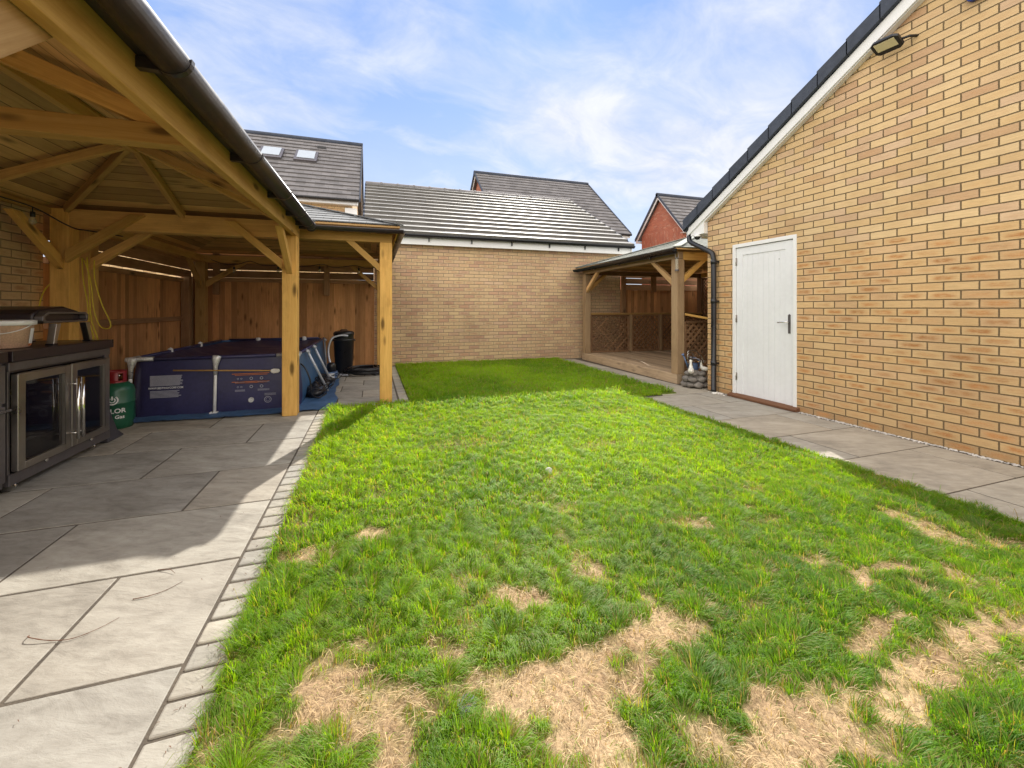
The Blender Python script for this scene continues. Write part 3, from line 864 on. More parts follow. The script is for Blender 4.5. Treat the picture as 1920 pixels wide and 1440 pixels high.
# the door
mb = MB(); xo = GX - .006
fw = .045
mb.box(xo, GX + .07, DY0, DY0 + fw, 0, DZ); mb.box(xo, GX + .07, DY1 - fw, DY1, 0, DZ); mb.box(xo, GX + .07, DY0 + fw, DY1 - fw, DZ - fw, DZ)
door = MB(); dy0, dy1, dz1 = DY0 + fw + .012, DY1 - fw - .006, DZ - fw - .008
xd = GX + .012
door.box(xd, xd + .035, dy0, dy0 + .095, .05, dz1); door.box(xd, xd + .035, dy1 - .095, dy1, .05, dz1)
door.box(xd, xd + .035, dy0 + .095, dy1 - .095, dz1 - .10, dz1)
nb = 8; bwid = (dy1 - dy0 - .19) / nb
for i in range(nb): door.box(xd + .008, xd + .032, dy0 + .095 + i * bwid + .0015, dy0 + .095 + (i + 1) * bwid - .0015, .05, dz1 - .10)
door.box(xd + .012, xd + .03, dy0 + .09, dy1 - .09, .06, dz1 - .09)
dr = door.build('door', 'white_door', gar, bevel=.002)
mb.build('door_frame', 'white', dr, bevel=.002)
mb = MB()
mb.box(xd - .008, xd, 3.650, 3.682, .90, 1.12); mb.lathe((xd - .004, 3.666, 1.12), [(.016, 0), (0, .012)], 10)
mb.build('handle_plate', 'steel_dark', dr, bevel=.004)
mb = MB(); mb.tube([(xd - .006, 3.666, 1.035), (xd - .045, 3.666, 1.035), (xd - .05, 3.68, 1.035), (xd - .045, 3.785, 1.028)], .0085, 10)
mb.build('handle', 'chrome', dr)
for z in (1.83, 1.06, .28):
    mb = MB(); mb.box(xd - .008, xd + .004, dy1 - .012, dy1 + .022, z - .05, z + .05); mb.tube([(xd - .008, dy1 + .004, z - .05), (xd - .008, dy1 + .004, z + .05)], .006, 8)
    mb.build('hinge', 'steel', dr)
mb = MB(); mb.lathe((0, 0, 0), [(0, 0), (.006, 0)], 10); mb.v = [V((xd - .001, 3.80 + p.x, 1.80 + p.y)) for p in mb.v]
mb.build('spyhole', 'black', dr)
mb = MB(); mb.prism([(GX - .07, 3.53, .004), (GX + .06, 3.53, .004), (GX + .06, 3.53, .055), (GX - .02, 3.53, .048), (GX - .07, 3.53, .03)], (0, .98, 0), (0, 1, 0))
mb.build('door_sill', 'brownsill', gar, bevel=.003)

# floodlight, alarm box, dome camera
fl = thing('floodlight', 'black floodlight with cream panel high on the brick gable', 'floodlight', (GX, 2.5, 3.7))
mb = MB()
cn = V((4.56, 2.60, 3.66)); a1 = V((0.05, .99, 0.1)).normalized(); nn = V((-.55, .0, -.84)).normalized(); a2 = nn.cross(a1).normalized()
def quadbox(c, e1, e2, e3, h1, h2, h3, ch=0.0):
    pts = []
    if ch:
        for s1, s2 in ((-1, -1 + ch), (-1 + ch, -1), (1 - ch, -1), (1, -1 + ch), (1, 1 - ch), (1 - ch, 1), (-1 + ch, 1), (-1, 1 - ch)): pts.append(c + e1 * s1 * h1 + e2 * s2 * h2 - e3 * h3)
    else:
        for s1, s2 in ((-1, -1), (1, -1), (1, 1), (-1, 1)): pts.append(c + e1 * s1 * h1 + e2 * s2 * h2 - e3 * h3)
    return pts, e3 * 2 * h3
p, e = quadbox(cn, a1, a2, nn, .115, .075, .016, .3); mb.prism(p, e, a1)
mb.build('lamp_body', 'black', fl, bevel=.004)
mb = MB(); p, e = quadbox(cn + nn * .017 - a2 * .012, a1, a2, nn, .085, .043, .002); mb.prism(p, e, a1)
mb.build('diffuser', 'diffuser', fl)
mb = MB(); mb.tube([cn + V((.02, -.10, .0)), cn + V((.06, -.14, .01)), (GX + .01, 2.43, 3.67)], .012, 8)
mb.build('bracket', 'black', fl)
al = thing('alarm_box', 'small blue box at the top of the brick gable, cut by the photo edge', 'alarm box', (GX, 2.0, 3.7))
mb = MB(); mb.prism([(GX - .05, 1.93, 3.71), (GX - .05, 2.07, 3.71), (GX - .05, 2.10, 3.76), (GX - .05, 2.08, 3.92), (GX - .05, 1.92, 3.92), (GX - .05, 1.90, 3.76)], (.052, 0, 0)); mb.build('casing', 'blue', al, bevel=.012)
dm = thing('security_camera', 'small black dome camera under the white eaves corner', 'camera', (4.60, 5.05, 2.29))
mb = MB(); mb.lathe((4.62, 5.07, 2.295), [(0, 0), (.05, 0), (.05, -.02), (.045, -.025)], 18); mb.build('mount', 'white', dm)
mb = MB(); mb.lathe((4.62, 5.07, 2.272), [(.042, 0), (.040, -.02), (.03, -.038), (.015, -.046), (0, -.048)], 18); mb.build('dome', 'black', dm)

# back garage
bg_ = thing('brick_garage', 'low brick garage closing the end of the lawn, sunlit stepped tile roof', 'garage', (3.0, 9.05, 0))
mb = MB(); YB = 9.05; bx0, bx1 = .04, 5.87; RY = 12.4; RZ = 4.70
mb.box(bx0, bx1, YB, 2 * RY - YB, -.1, 2.58, (1, 0, 0), .5)
for x in (bx0, bx1):
    mb.face([(x, YB, 2.58), (x, 2 * RY - YB, 2.58), (x, RY, RZ - .1)], (0, 1, 0))
mb.build('wall', 'brick_back', bg_)
for sgn in (1, -1):
    mb = MB(); f = lambda y: y if sgn > 0 else 2 * RY - y
    a, bb, c, d = (-.16, f(8.86), 2.74), (6.12, f(8.86), 2.74), (6.12, RY, RZ), (-.16, RY, RZ)
    if sgn > 0: mb.courses(a, bb, c, d, 13, .06)
    else: mb.courses(bb, a, d, c, 13, .045)
    mb.build('roof_slope', 'tile_lit', bg_)
mb = MB(); x = -.18
while x < 6.1:
    mb.prism([(x, RY - .13, RZ - .03), (x, RY - .07, RZ + .035), (x, RY, RZ + .06), (x, RY + .07, RZ + .035), (x, RY + .13, RZ - .03)], (.43, 0, 0), (1, 0, 0))
    mb.prism([(x + .40, RY - .145, RZ - .03), (x + .40, RY - .08, RZ + .045), (x + .40, RY, RZ + .075), (x + .40, RY + .08, RZ + .045), (x + .40, RY + .145, RZ - .03)], (.05, 0, 0), (1, 0, 0))
    x += .45
mb.build('ridge_tiles', 'tile', bg_, bevel=.006)
mb = MB(); mb.box(-.12, 6.1, 8.93, 8.945, 2.535, 2.70); mb.box(-.12, 6.1, 8.945, YB, 2.545, 2.555)
for x in (-.14, 6.09): mb.prism([(x, 8.9, 2.56), (x, RY, RZ - .12), (x, RY, RZ - .02), (x, 8.9, 2.72)], (.02, 0, 0), (0, 1, .5))
mb.build('fascia', 'white', bg_)
mb = MB(); gutter(mb, (-.16, 8.87, 2.735), (6.14, 8.87, 2.735), .062)
x = .2
while x < 6.1: mb.box(x, x + .025, 8.90, 8.93, 2.60, 2.70); x += .92
mb.build('gutter', 'gutter_black', bg_)
for xv in (6.12, -.19):
    mb = MB()
    for i in range(13):
        t = i / 13; y0 = 8.86 + (RY - 8.86) * t; z0 = 2.74 + (RZ - 2.74) * t
        mb.prism([(xv, y0, z0 - .05), (xv, y0 + .29, z0 + .11), (xv, y0 + .29, z0 + .17), (xv, y0, z0 + .055)], (.03, 0, 0), (0, 1, .5))
    mb.build('verge_cap', 'tile_blue', bg_)


def house(label, x0, x1, ye, ze, yr, zr_, wallmat, cat='house', n=16, tile='tile', verge=True, gable=None):
    h = thing('house', label, cat, ((x0 + x1) / 2, yr, 0))
    yo = 2 * yr - ye; ins = .25; wy = ye + .3; wyo = yo - .3
    k = (zr_ - ze) / (yr - ye); wz_ = ze + k * .3 - .1
    mb = MB(); mb.box(x0 + ins, x1 - ins, wy, wyo, -.1, wz_, (1, 0, 0), .5); mb.build('wall', wallmat, h)
    for x in (x0 + ins, x1 - ins):
        mb = MB(); mb.prism([(x - .0, wy, wz_), (x, wyo, wz_), (x, yr, zr_ - .15)], (.15 if x < (x0 + x1) / 2 else -.15, 0, 0), (0, 1, 0), .5)
        mb.build('gable', gable or wallmat, h)
    mb = MB()
    mb.courses((x0, ye, ze), (x1, ye, ze), (x1, yr, zr_), (x0, yr, zr_), n, .05)
    mb.courses((x1, yo, ze), (x0, yo, ze), (x0, yr, zr_), (x1, yr, zr_), n, .05)
    rf = mb.build('roof', tile, h)
    for x in (x0 - .05, x1):
        mb = MB()
        mb.prism([(x, ye, ze - .06), (x, yr, zr_ - .06), (x, yr, zr_ + .09), (x, ye, ze + .09)], (.05, 0, 0), (0, 1, 1))
        mb.prism([(x, yo, ze - .06), (x, yr, zr_ - .06), (x, yr, zr_ + .09), (x, yo, ze + .09)], (.05, 0, 0), (0, 1, 1))
        mb.build('verge', 'tile_blue', rf)
    mb = MB(); mb.tube([(x0 - .05, yr, zr_ + .03), (x1 + .05, yr, zr_ + .03)], .11, 8)
    mb.build('ridge', 'tile_blue', rf)
    mb = MB()
    for x in (x0 + .04, x1 - .06):
        for yy in (ye, yo): mb.prism([(x, yy, ze - .20), (x, yr, zr_ - .22), (x, yr, zr_ - .05), (x, yy, ze - .05)], (.02, 0, 0), (0, 1, 1))
    mb.box(x0 + .05, x1 - .05, ye + .05, ye + .07, ze - .17, ze - .04); mb.box(x0 + .05, x1 - .05, yo - .07, yo - .05, ze - .17, ze - .04)
    mb.box(x0 + .05, x1 - .05, ye + .07, wy, ze - .17, ze - .155)
    mb.build('bargeboard', 'white', h)
    mb = MB(); gutter(mb, (x0, ye - .05, ze), (x1, ye - .05, ze), .08); mb.build('gutter', 'gutter_black', h)
    return h, rf


hD, rD = house('tall buff brick house with two skylights in its roof, far left behind the gazebos', -9.5, -.47, 16.75, 5.25, 21.0, 8.86, 'brick_buff', n=15)
mb = MB(); mb.box(-.98, -.55, 17.0, 17.04, 4.0, 5.0); mb.build('corner_trim', 'white', hD)
kD = (8.86 - 5.25) / (21 - 16.75)
for xa in (-3.05, -4.35):
    y0, y1 = 19.0, 19.75; zf = lambda y: 5.25 + kD * (y - 16.75)
    mb = MB(); mb.prism([(xa, y0, zf(y0) + .06), (xa + .86, y0, zf(y0) + .06), (xa + .86, y1, zf(y1) + .06), (xa, y1, zf(y1) + .06)], (0, -.05, .06), (1, 0, 0))
    sk = mb.build('skylight_frame', 'steel_dark', rD, bevel=.01)
    mb = MB(); mb.prism([(xa + .1, y0 + .08, zf(y0 + .08) + .17), (xa + .76, y0 + .08, zf(y0 + .08) + .17), (xa + .76, y1 - .08, zf(y1 - .08) + .17), (xa + .1, y1 - .08, zf(y1 - .08) + .17)], (0, -.01, .012), (1, 0, 0))
    mb.build('skylight_pane', 'skylight', rD)
mb = MB(); mb.box(-2.3, -1.95, 20.25, 20.45, 8.28, 8.38); mb.build('roof_vent', 'black', rD)
house('house with a plain grey roof rising behind the low garage', 5.7, 13.1, 19.2, 5.13, 24.0, 9.15, 'brick_red', n=17)
house('red brick house with white-edged gable behind the right-hand gazebo', 15.4, 24.0, 17.9, 5.35, 20.0, 7.64, 'brick_red', n=10)

# brick wall behind the kitchen units at the left
mb = MB(); mb.box(-3.27, -3.05, -1.2, 5.33, -.1, 2.5, (0, 1, 0), .4)
bw = thing('brick_wall', 'brick wall behind the kitchen units under the left gazebo', 'wall', (-3.15, 2, 0))
mb.build('brickwork', 'brick_back', bw)
mb = MB(); mb.box(-3.30, -3.02, -1.2, 5.36, 2.5, 2.56); mb.build('coping', 'stone_path', bw, bevel=.005)


# ---------------------------------------------------------------- gazebos
def hip_roof(root, x0, x1, y0, y1, ze, rise, shingle, under_inset=.0, n=9, top=.035, ridge=None):
    """underside boarding + shingles. x0..y1 is the eave line"""
    wx, wy = x1 - x0, y1 - y0; hw = min(wx, wy) / 2; zt = ze + rise
    if wy >= wx: A, B = V(((x0 + x1) / 2, y0 + hw, zt)), V(((x0 + x1) / 2, y1 - hw, zt))
    else: A, B = V((x0 + hw, (y0 + y1) / 2, zt)), V((x1 - hw, (y0 + y1) / 2, zt))
    c00, c10, c11, c01 = V((x0, y0, ze)), V((x1, y0, ze)), V((x1, y1, ze)), V((x0, y1, ze))
    if wy >= wx: S = [(c00, c10, A, A), (c10, c11, B, A), (c11, c01, B, B), (c01, c00, A, B)]
    else: S = [(c00, c10, B, A), (c10, c11, B, B), (c11, c01, A, B), (c01, c00, A, A)]
    mb = MB()
    for a, b_, c, d in S:
        p = [a, b_, c] if (c - d).length < 1e-6 else [a, b_, c, d]
        mb.face(p[::-1], (b_ - a), random.random())
        q = [x + V((0, 0, .02)) for x in p]; mb.face(q, (b_ - a), .1)
        mb.face([p[0], p[1], q[1], q[0]], b_ - a, .3)
    mb.build('roof_boards', 'planks', root)
    mb = MB(); up = V((0, 0, top))
    for a, b_, c, d in S: mb.courses(a + up, b_ + up, c + up, d + up, n, .010, .001)
    mb.build('shingles', shingle, root)
    for c, t in ((c00, A), (c10, A if wy >= wx else B), (c11, B), (c01, B if wy >= wx else A)):
        mb = MB(); mb.beam(c + up + V((0, 0, .012)), t + up + V((0, 0, .014)), .13, .012)
        mb.build('hip_cap', shingle, root)
    return A, B


def brace_y(mb, xp, z0, xt, z1, y, w=.09, th=.06):   # brace in a plane y = const from post x to beam x
    s = 1 if xt > xp else -1; k = w * 1.25
    mb.prism([(xp, y, z0 - k / 2), (xp, y, z0 + k / 2), (xt - s * k / 2, y, z1), (xt + s * k / 2, y, z1)], (0, th, 0), (xt - xp, 0, z1 - z0))


def brace_x(mb, yp, z0, yt, z1, x, w=.09, th=.06):
    s = 1 if yt > yp else -1; k = w * 1.25
    mb.prism([(x, yp, z0 - k / 2), (x, yp, z0 + k / 2), (x, yt - s * k / 2, z1), (x, yt + s * k / 2, z1)], (th, 0, 0), (0, yt - yp, z1 - z0))


def part(name, mat, root, fn, bevel=.004):
    mb = MB(); fn(mb); return mb.build(name, mat, root, bevel=bevel)


# A : over the kitchen units
gA = thing('timber_gazebo', 'near timber gazebo at the left over the kitchen units, dark gutter above', 'gazebo', (-.80, 5.2, 0), R(-.9))
AX0, AX1, AY0, AY1, AZ0, AZ1 = -2.95, -.80, .88, 5.35, 2.01, 2.17
for (px, pyy) in ((-.95, 5.2), (-2.95, 5.2), (-.95, .88), (-2.95, .88)):
    part('post', 'wood_post', gA, lambda m: m.box(px, px + .15, pyy, pyy + .15, 0, AZ1 if px < -2 else AZ0), .006)
part('back_beam', 'wood', gA, lambda m: m.box(AX0 + .15, AX1 - .151, 5.2, 5.35, AZ0 - .03, AZ1))
part('side_beam', 'wood_post', gA, lambda m: m.box(AX1 - .05, AX1 + .002, .88, 5.352, AZ0, AZ1))
part('side_beam', 'wood', gA, lambda m: m.box(AX0 - .03, AX0 + .015, .88, 5.35, 2.11, AZ1))
part('front_beam', 'wood', gA, lambda m: m.box(AX0 + .15, AX1 - .15, .88, 1.03, AZ0, AZ1))
part('brace', 'wood_post', gA, lambda m: brace_y(m, -2.81, 1.70, -2.24, 2.14, 5.155, .095))
part('brace', 'wood_post', gA, lambda m: brace_y(m, -.94, 1.68, -1.44, 2.13, 5.155, .085))
part('brace', 'wood_post', gA, lambda m: brace_x(m, 5.22, 1.62, 4.72, 2.02, -.905))
part('brace', 'wood_post', gA, lambda m: brace_x(m, 5.22, 1.62, 4.65, 2.03, -2.90))
part('brace', 'wood_light', gA, lambda m: brace_x(m, 1.03, 1.55, 1.64, 2.10, -.955, .14, .10))
part('tie_beam', 'wood_post', gA, lambda m: m.box(-2.8, -.935, 2.76, 2.86, 2.095, 2.205))
rz_ = lambda x: 2.175 + .40 * (min(x, -1.875) - AX0 if x < -1.875 else AX1 - x)
part('rafter', 'wood_post', gA, lambda m: m.prism([(-.95, 2.77, 2.12), (-1.875, 2.77, 2.495), (-1.875, 2.77, 2.60), (-.95, 2.77, 2.22)], (0, .06, 0), (1, 0, -.4)))
part('rafter', 'wood_post', gA, lambda m: m.prism([(-2.80, 2.77, 2.12), (-1.875, 2.77, 2.495), (-1.875, 2.77, 2.60), (-2.80, 2.77, 2.22)], (0, .06, 0), (1, 0, .4)))
apA = V((-1.875, 4.27, 2.57))
for e in ((-.93, 5.2, 2.165), (-2.82, 5.2, 2.165), (-1.875, 5.22, 2.165), (-2.82, 4.27, 2.165), (-.93, 4.27, 2.165)):
    part('rafter', 'wood', gA, lambda m: m.beam(e, apA, .045, .07))
part('ridge_beam', 'wood', gA, lambda m: m.box(-1.90, -1.85, 1.9, 4.3, 2.50, 2.60))
hip_roof(gA, AX0 - .09, AX1 + .12, AY0 - .05, AY1 + .09, 2.172, .45, 'shingle')
def gA_gut(m):
    gutter(m, (-.686, .85, 2.17), (-.686, 5.44, 2.17), .065, n=14)
    m.box(-.795, -.752, .86, 5.42, 2.158, 2.170)
def clips(m, ys):
    for y in ys:
        n_ = 12
        pts = [(-.686 + .0695 * math.cos(math.pi * k / n_), y, 2.172 - .0695 * math.sin(math.pi * k / n_)) for k in range(n_ + 1)]
        inn = [(-.686 + .0655 * math.cos(math.pi * k / n_), y, 2.172 - .0655 * math.sin(math.pi * k / n_)) for k in range(n_, -1, -1)]
        for k in range(n_):
            m.prism([pts[k], pts[k + 1], inn[n_ - k - 1], inn[n_ - k]], (0, .028, 0))
        m.box(-.797, -.725, y - .003, y + .03, 2.112, 2.155)
gt = part('gutter', 'gutter', gA, gA_gut, 0)
for yy in (1.95, 3.0, 3.9, 4.6, 5.1, 5.3): part('gutter_clip', 'gutter', gt, lambda m: clips(m, (yy,)), 0)

# B : over the pool
gB = thing('timber_gazebo', 'middle timber gazebo over the pool, its slender corner post at the lawn', 'gazebo', (.16, 5.6, 0))
for (px, pyy) in ((.09, 5.55), (-2.95, 5.55), (-2.95, 8.72), (.09, 8.72)):
    part('post', 'wood_post' if px > 0 else 'wood', gB, lambda m: m.box(px, px + .15, pyy, pyy + .15, 0, 2.035), .006)
part('front_beam', 'wood_post', gB, lambda m: m.box(-2.95, .24, 5.55, 5.68, 2.035, 2.14))
part('back_beam', 'wood', gB, lambda m: m.box(-2.95, .24, 8.74, 8.87, 2.02, 2.14))
part('side_beam', 'wood', gB, lambda m: m.box(.11, .24, 5.68, 8.74, 2.02, 2.14))
part('side_beam', 'wood', gB, lambda m: m.box(-2.95, -2.82, 5.68, 8.74, 2.02, 2.14))
part('brace', 'wood_post', gB, lambda m: brace_y(m, .10, 1.70, -.27, 2.04, 5.56, .08))
part('brace', 'wood', gB, lambda m: brace_y(m, -2.81, 1.66, -2.28, 2.05, 5.56, .09))
part('brace', 'wood', gB, lambda m: brace_y(m, -2.81, 1.62, -2.2, 2.04, 8.76, .09))
part('brace', 'wood', gB, lambda m: brace_y(m, .10, 1.6, -.4, 2.04, 8.76, .08))
part('brace', 'wood', gB, lambda m: brace_x(m, 8.73, 1.6, 8.2, 2.04, -2.9))
hip_roof(gB, -3.07, .33, 5.43, 8.98, 2.205, .60, 'shingle')
part('fascia', 'wood', gB, lambda m: (m.box(-.70, .31, 5.452, 5.47, 2.165, 2.215), m.box(.29, .308, 5.47, 8.9, 2.14, 2.20)), .002)
def gBg(m):
    gutter(m, (-.70, 5.40, 2.175), (.37, 5.40, 2.175), .05, n=12)
    gutter(m, (.35, 5.40, 2.175), (.35, 8.92, 2.150), .05, n=12)
    for y in (6.1, 7.0, 7.9): m.box(.30, .32, y, y + .04, 2.11, 2.16)
part('gutter', 'gutter', gB, gBg, 0)

# C : on the deck at the right
gC = thing('timber_gazebo', 'timber gazebo on a raised deck at the right, lattice panels inside', 'gazebo', (4.57, 5.45, 0), R(-2.1))
cx0, cx1, cy0, cy1 = 4.57, 8.05, 5.45, 8.95
def deck(m):
    y = cy0 + .05
    x = cx0 + .05
    while x < cx1 - .02:
        m.box(x, x + .115, cy0 + .05, cy1, .128, .15, (0, 1, 0)); x += .12
dk = part('deck', 'wood_deck', gC, deck, .003)
part('deck_fascia', 'wood_deck', dk, lambda m: (m.box(cx0, cx0 + .045, cy0, cy1 - .1, 0, .148), m.box(cx0 + .045, cx1, cy0, cy0 + .045, 0, .148)), .004)
for (px, pyy) in ((4.585, 5.465), (4.585, 8.70), (7.9, 5.465), (7.9, 8.8)):
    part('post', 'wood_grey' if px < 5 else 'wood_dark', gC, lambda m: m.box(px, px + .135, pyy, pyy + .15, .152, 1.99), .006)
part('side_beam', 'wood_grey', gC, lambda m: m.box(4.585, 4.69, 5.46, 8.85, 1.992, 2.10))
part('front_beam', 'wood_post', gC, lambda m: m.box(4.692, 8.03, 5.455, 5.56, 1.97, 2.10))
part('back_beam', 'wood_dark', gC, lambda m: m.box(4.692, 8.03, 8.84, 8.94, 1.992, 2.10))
part('side_beam', 'wood', gC, lambda m: m.box(7.92, 8.03, 5.57, 8.83, 1.992, 2.10))
part('brace', 'wood_light', gC, lambda m: brace_x(m, 5.62, 1.62, 6.15, 1.992, 4.60, .085))
part('brace', 'wood_light', gC, lambda m: brace_x(m, 8.69, 1.62, 8.2, 1.992, 4.60, .085))
part('brace', 'wood_post', gC, lambda m: brace_y(m, 4.715, 1.66, 5.1, 1.972, 5.475, .085))
part('brace', 'wood', gC, lambda m: brace_y(m, 4.715, 1.60, 5.15, 1.992, 8.80, .085))
hip_roof(gC, 4.47, 8.17, 5.33, 8.98, 2.115, .54, 'shingle_green', n=10)
def gCg(m):
    gutter(m, (4.43, 5.33, 2.125), (4.43, 8.96, 2.105), .05, n=12)
    m.box(4.475, 4.49, 5.36, 8.95, 2.05, 2.13)
    for y in (6.0, 7.0, 8.0): m.box(4.46, 4.475, y, y + .04, 2.03, 2.10)
part('gutter', 'gutter_black', gC, gCg, 0)


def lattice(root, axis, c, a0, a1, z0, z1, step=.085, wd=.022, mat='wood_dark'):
    """diagonal lattice in plane axis=c, real laths in two layers + frame"""
    mb = MB()
    P = (lambda a, z, o: (a, c + o, z)) if axis == 'y' else (lambda a, z, o: (c + o, a, z))
    for layer, sg in ((0.0, 1), (.0045, -1)):
        k = a0 - (z1 - z0)
        while k < a1 + (z1 - z0):
            # line a = k + sg*(z - z0)
            if sg > 0: s0, s1 = max(z0, z0 + a0 - k), min(z1, z0 + a1 - k)
            else: s0, s1 = max(z0, z0 + k - a1), min(z1, z0 + k - a0)
            if s1 - s0 > .02:
                A, B = P(k + sg * (s0 - z0), s0, layer), P(k + sg * (s1 - z0), s1, layer)
                mb.beam(A, B, wd, .007, side=(V(B) - V(A)).cross(V((0, 1, 0)) if axis == 'y' else V((1, 0, 0))))
            k += step
    lt = mb.build('lattice_panel', mat, root)
    mb = MB(); o = -.008
    for (p, q) in (((a0, z0), (a1, z0)), ((a0, z1), (a1, z1)), ((a0, z0), (a0, z1)), ((a1, z0), (a1, z1))):
        mb.beam(P(p[0], p[1], o), P(q[0], q[1], o), .035, .035)
    mb.build('lattice_frame', mat, lt, bevel=.002)


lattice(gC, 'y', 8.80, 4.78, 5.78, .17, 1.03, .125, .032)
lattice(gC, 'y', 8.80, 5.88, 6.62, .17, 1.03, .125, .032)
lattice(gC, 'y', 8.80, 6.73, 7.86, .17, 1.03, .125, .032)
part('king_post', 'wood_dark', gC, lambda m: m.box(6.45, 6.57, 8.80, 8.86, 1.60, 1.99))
part('rail_post', 'wood_grey', gC, lambda m: m.box(6.64, 6.71, 8.76, 8.83, .152, 1.05))
part('rail_post', 'wood_grey', gC, lambda m: m.box(5.80, 5.86, 8.76, 8.83, .152, 1.05))
part('rail', 'wood', gC, lambda m: m.box(4.75, 7.9, 8.75, 8.79, 1.048, 1.09))
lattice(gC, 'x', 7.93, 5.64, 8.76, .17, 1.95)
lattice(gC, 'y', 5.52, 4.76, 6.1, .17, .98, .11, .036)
part('rail', 'wood_post', gC, lambda m: m.beam((4.75, 5.50, 1.105), (5.35, 5.12, .97), .05, .035))

# ---------------------------------------------------------------- fences
def boards(mb, axis, c, a0, a1, z0, z1, w=.098, face=-1):
    a = a0
    while a < a1 - .01:
        b1 = min(a + w, a1); t = random.uniform(.010, .016); zt = z1 + random.uniform(-.006, .004)
        if axis == 'y': mb.prism([(a, c, z0), (b1 + .008, c, z0), (b1 + .008, c - t, z0), (a, c - t * .45, z0)], (0, 0, zt - z0), (0, 0, 1))
        else: mb.prism([(c, a, z0), (c, b1 + .008, z0), (c + t, b1 + .008, z0), (c + t * .45, a, z0)], (0, 0, zt - z0), (0, 0, 1))
        a += w


fb = thing('timber_fence', 'closeboard fence behind the pool with two slatted gaps above', 'fence', (-1.5, 9.03, 0))
mb = MB(); boards(mb, 'y', 9.03, -3.08, .03, 0, 1.765); mb.build('board_panel', 'fence', fb)
mb = MB()
for z0, z1 in ((1.77, 1.90), (1.917, 2.062), (2.08, 2.22)):
    for xa, xb in ((-3.08, -.86), (-.86, .03)): mb.box(xa + .002, xb - .002, 9.0, 9.022, z0, z1)
mb.build('slat_panel', 'fence_slat', fb)
for x in (-.90, -2.75): part('post', 'fence_slat', fb, lambda m: m.box(x, x + .10, 8.93, 9.0, 1.45, 2.2), .004)
part('rail', 'fence_slat', fb, lambda m: m.box(-3.0, .02, 8.965, 9.005, 1.69, 1.765), .003)
flf = thing('timber_fence', 'long closeboard fence running back along the left of the pool', 'fence', (-3.12, 7.5, 0))
mb = MB(); boards(mb, 'x', -3.14, 5.45, 9.0, 0, 1.70); mb.build('board_panel', 'fence', flf)
part('rail', 'fence_slat', flf, lambda m: m.box(-3.122, -3.075, 5.45, 8.6, .99, 1.06), .003)
part('rail', 'fence_slat', flf, lambda m: m.box(-3.122, -3.075, 5.45, 8.6, 1.65, 1.715), .003)
part('slat_panel', 'fence_slat', flf, lambda m: (m.box(-3.11, -3.09, 5.40, 8.98, 1.742, 1.875), m.box(-3.11, -3.09, 5.40, 8.98, 1.887, 2.2)), .002)
for y in (8.62, 8.80): part('post', 'fence_slat', flf, lambda m: m.box(-3.12, -3.0, y, y + .11, 0, 1.76), .004)
ff = thing('timber_fence', 'fence panel behind the deck gazebo, its top edge catching the sun', 'fence', (7.0, 9.08, 0))
mb = MB(); boards(mb, 'y', 9.08, 5.885, 9.2, 0, 1.665); mb.build('board_panel', 'fence', ff)
part('slat_panel', 'fence_slat', ff, lambda m: (m.box(5.89, 9.2, 9.05, 9.07, 1.66, 1.80), m.box(5.89, 9.2, 9.05, 9.07, 1.813, 1.95), m.box(5.89, 9.2, 9.05, 9.07, 1.96, 2.2)), .002)
part('post', 'fence_slat', ff, lambda m: m.box(5.885, 5.98, 8.965, 9.05, 0, 2.0), .004)
ffr = thing('timber_fence', 'dark fence at the far right side behind the deck gazebo posts', 'fence', (8.35, 7.2, 0))
mb = MB(); boards(mb, 'x', 8.3, 5.0, 9.05, 0, 1.75); mb.build('board_panel', 'fence', ffr)
part('rail', 'fence_slat', ffr, lambda m: m.box(8.25, 8.30, 5.0, 9.0, 1.0, 1.06), .003)

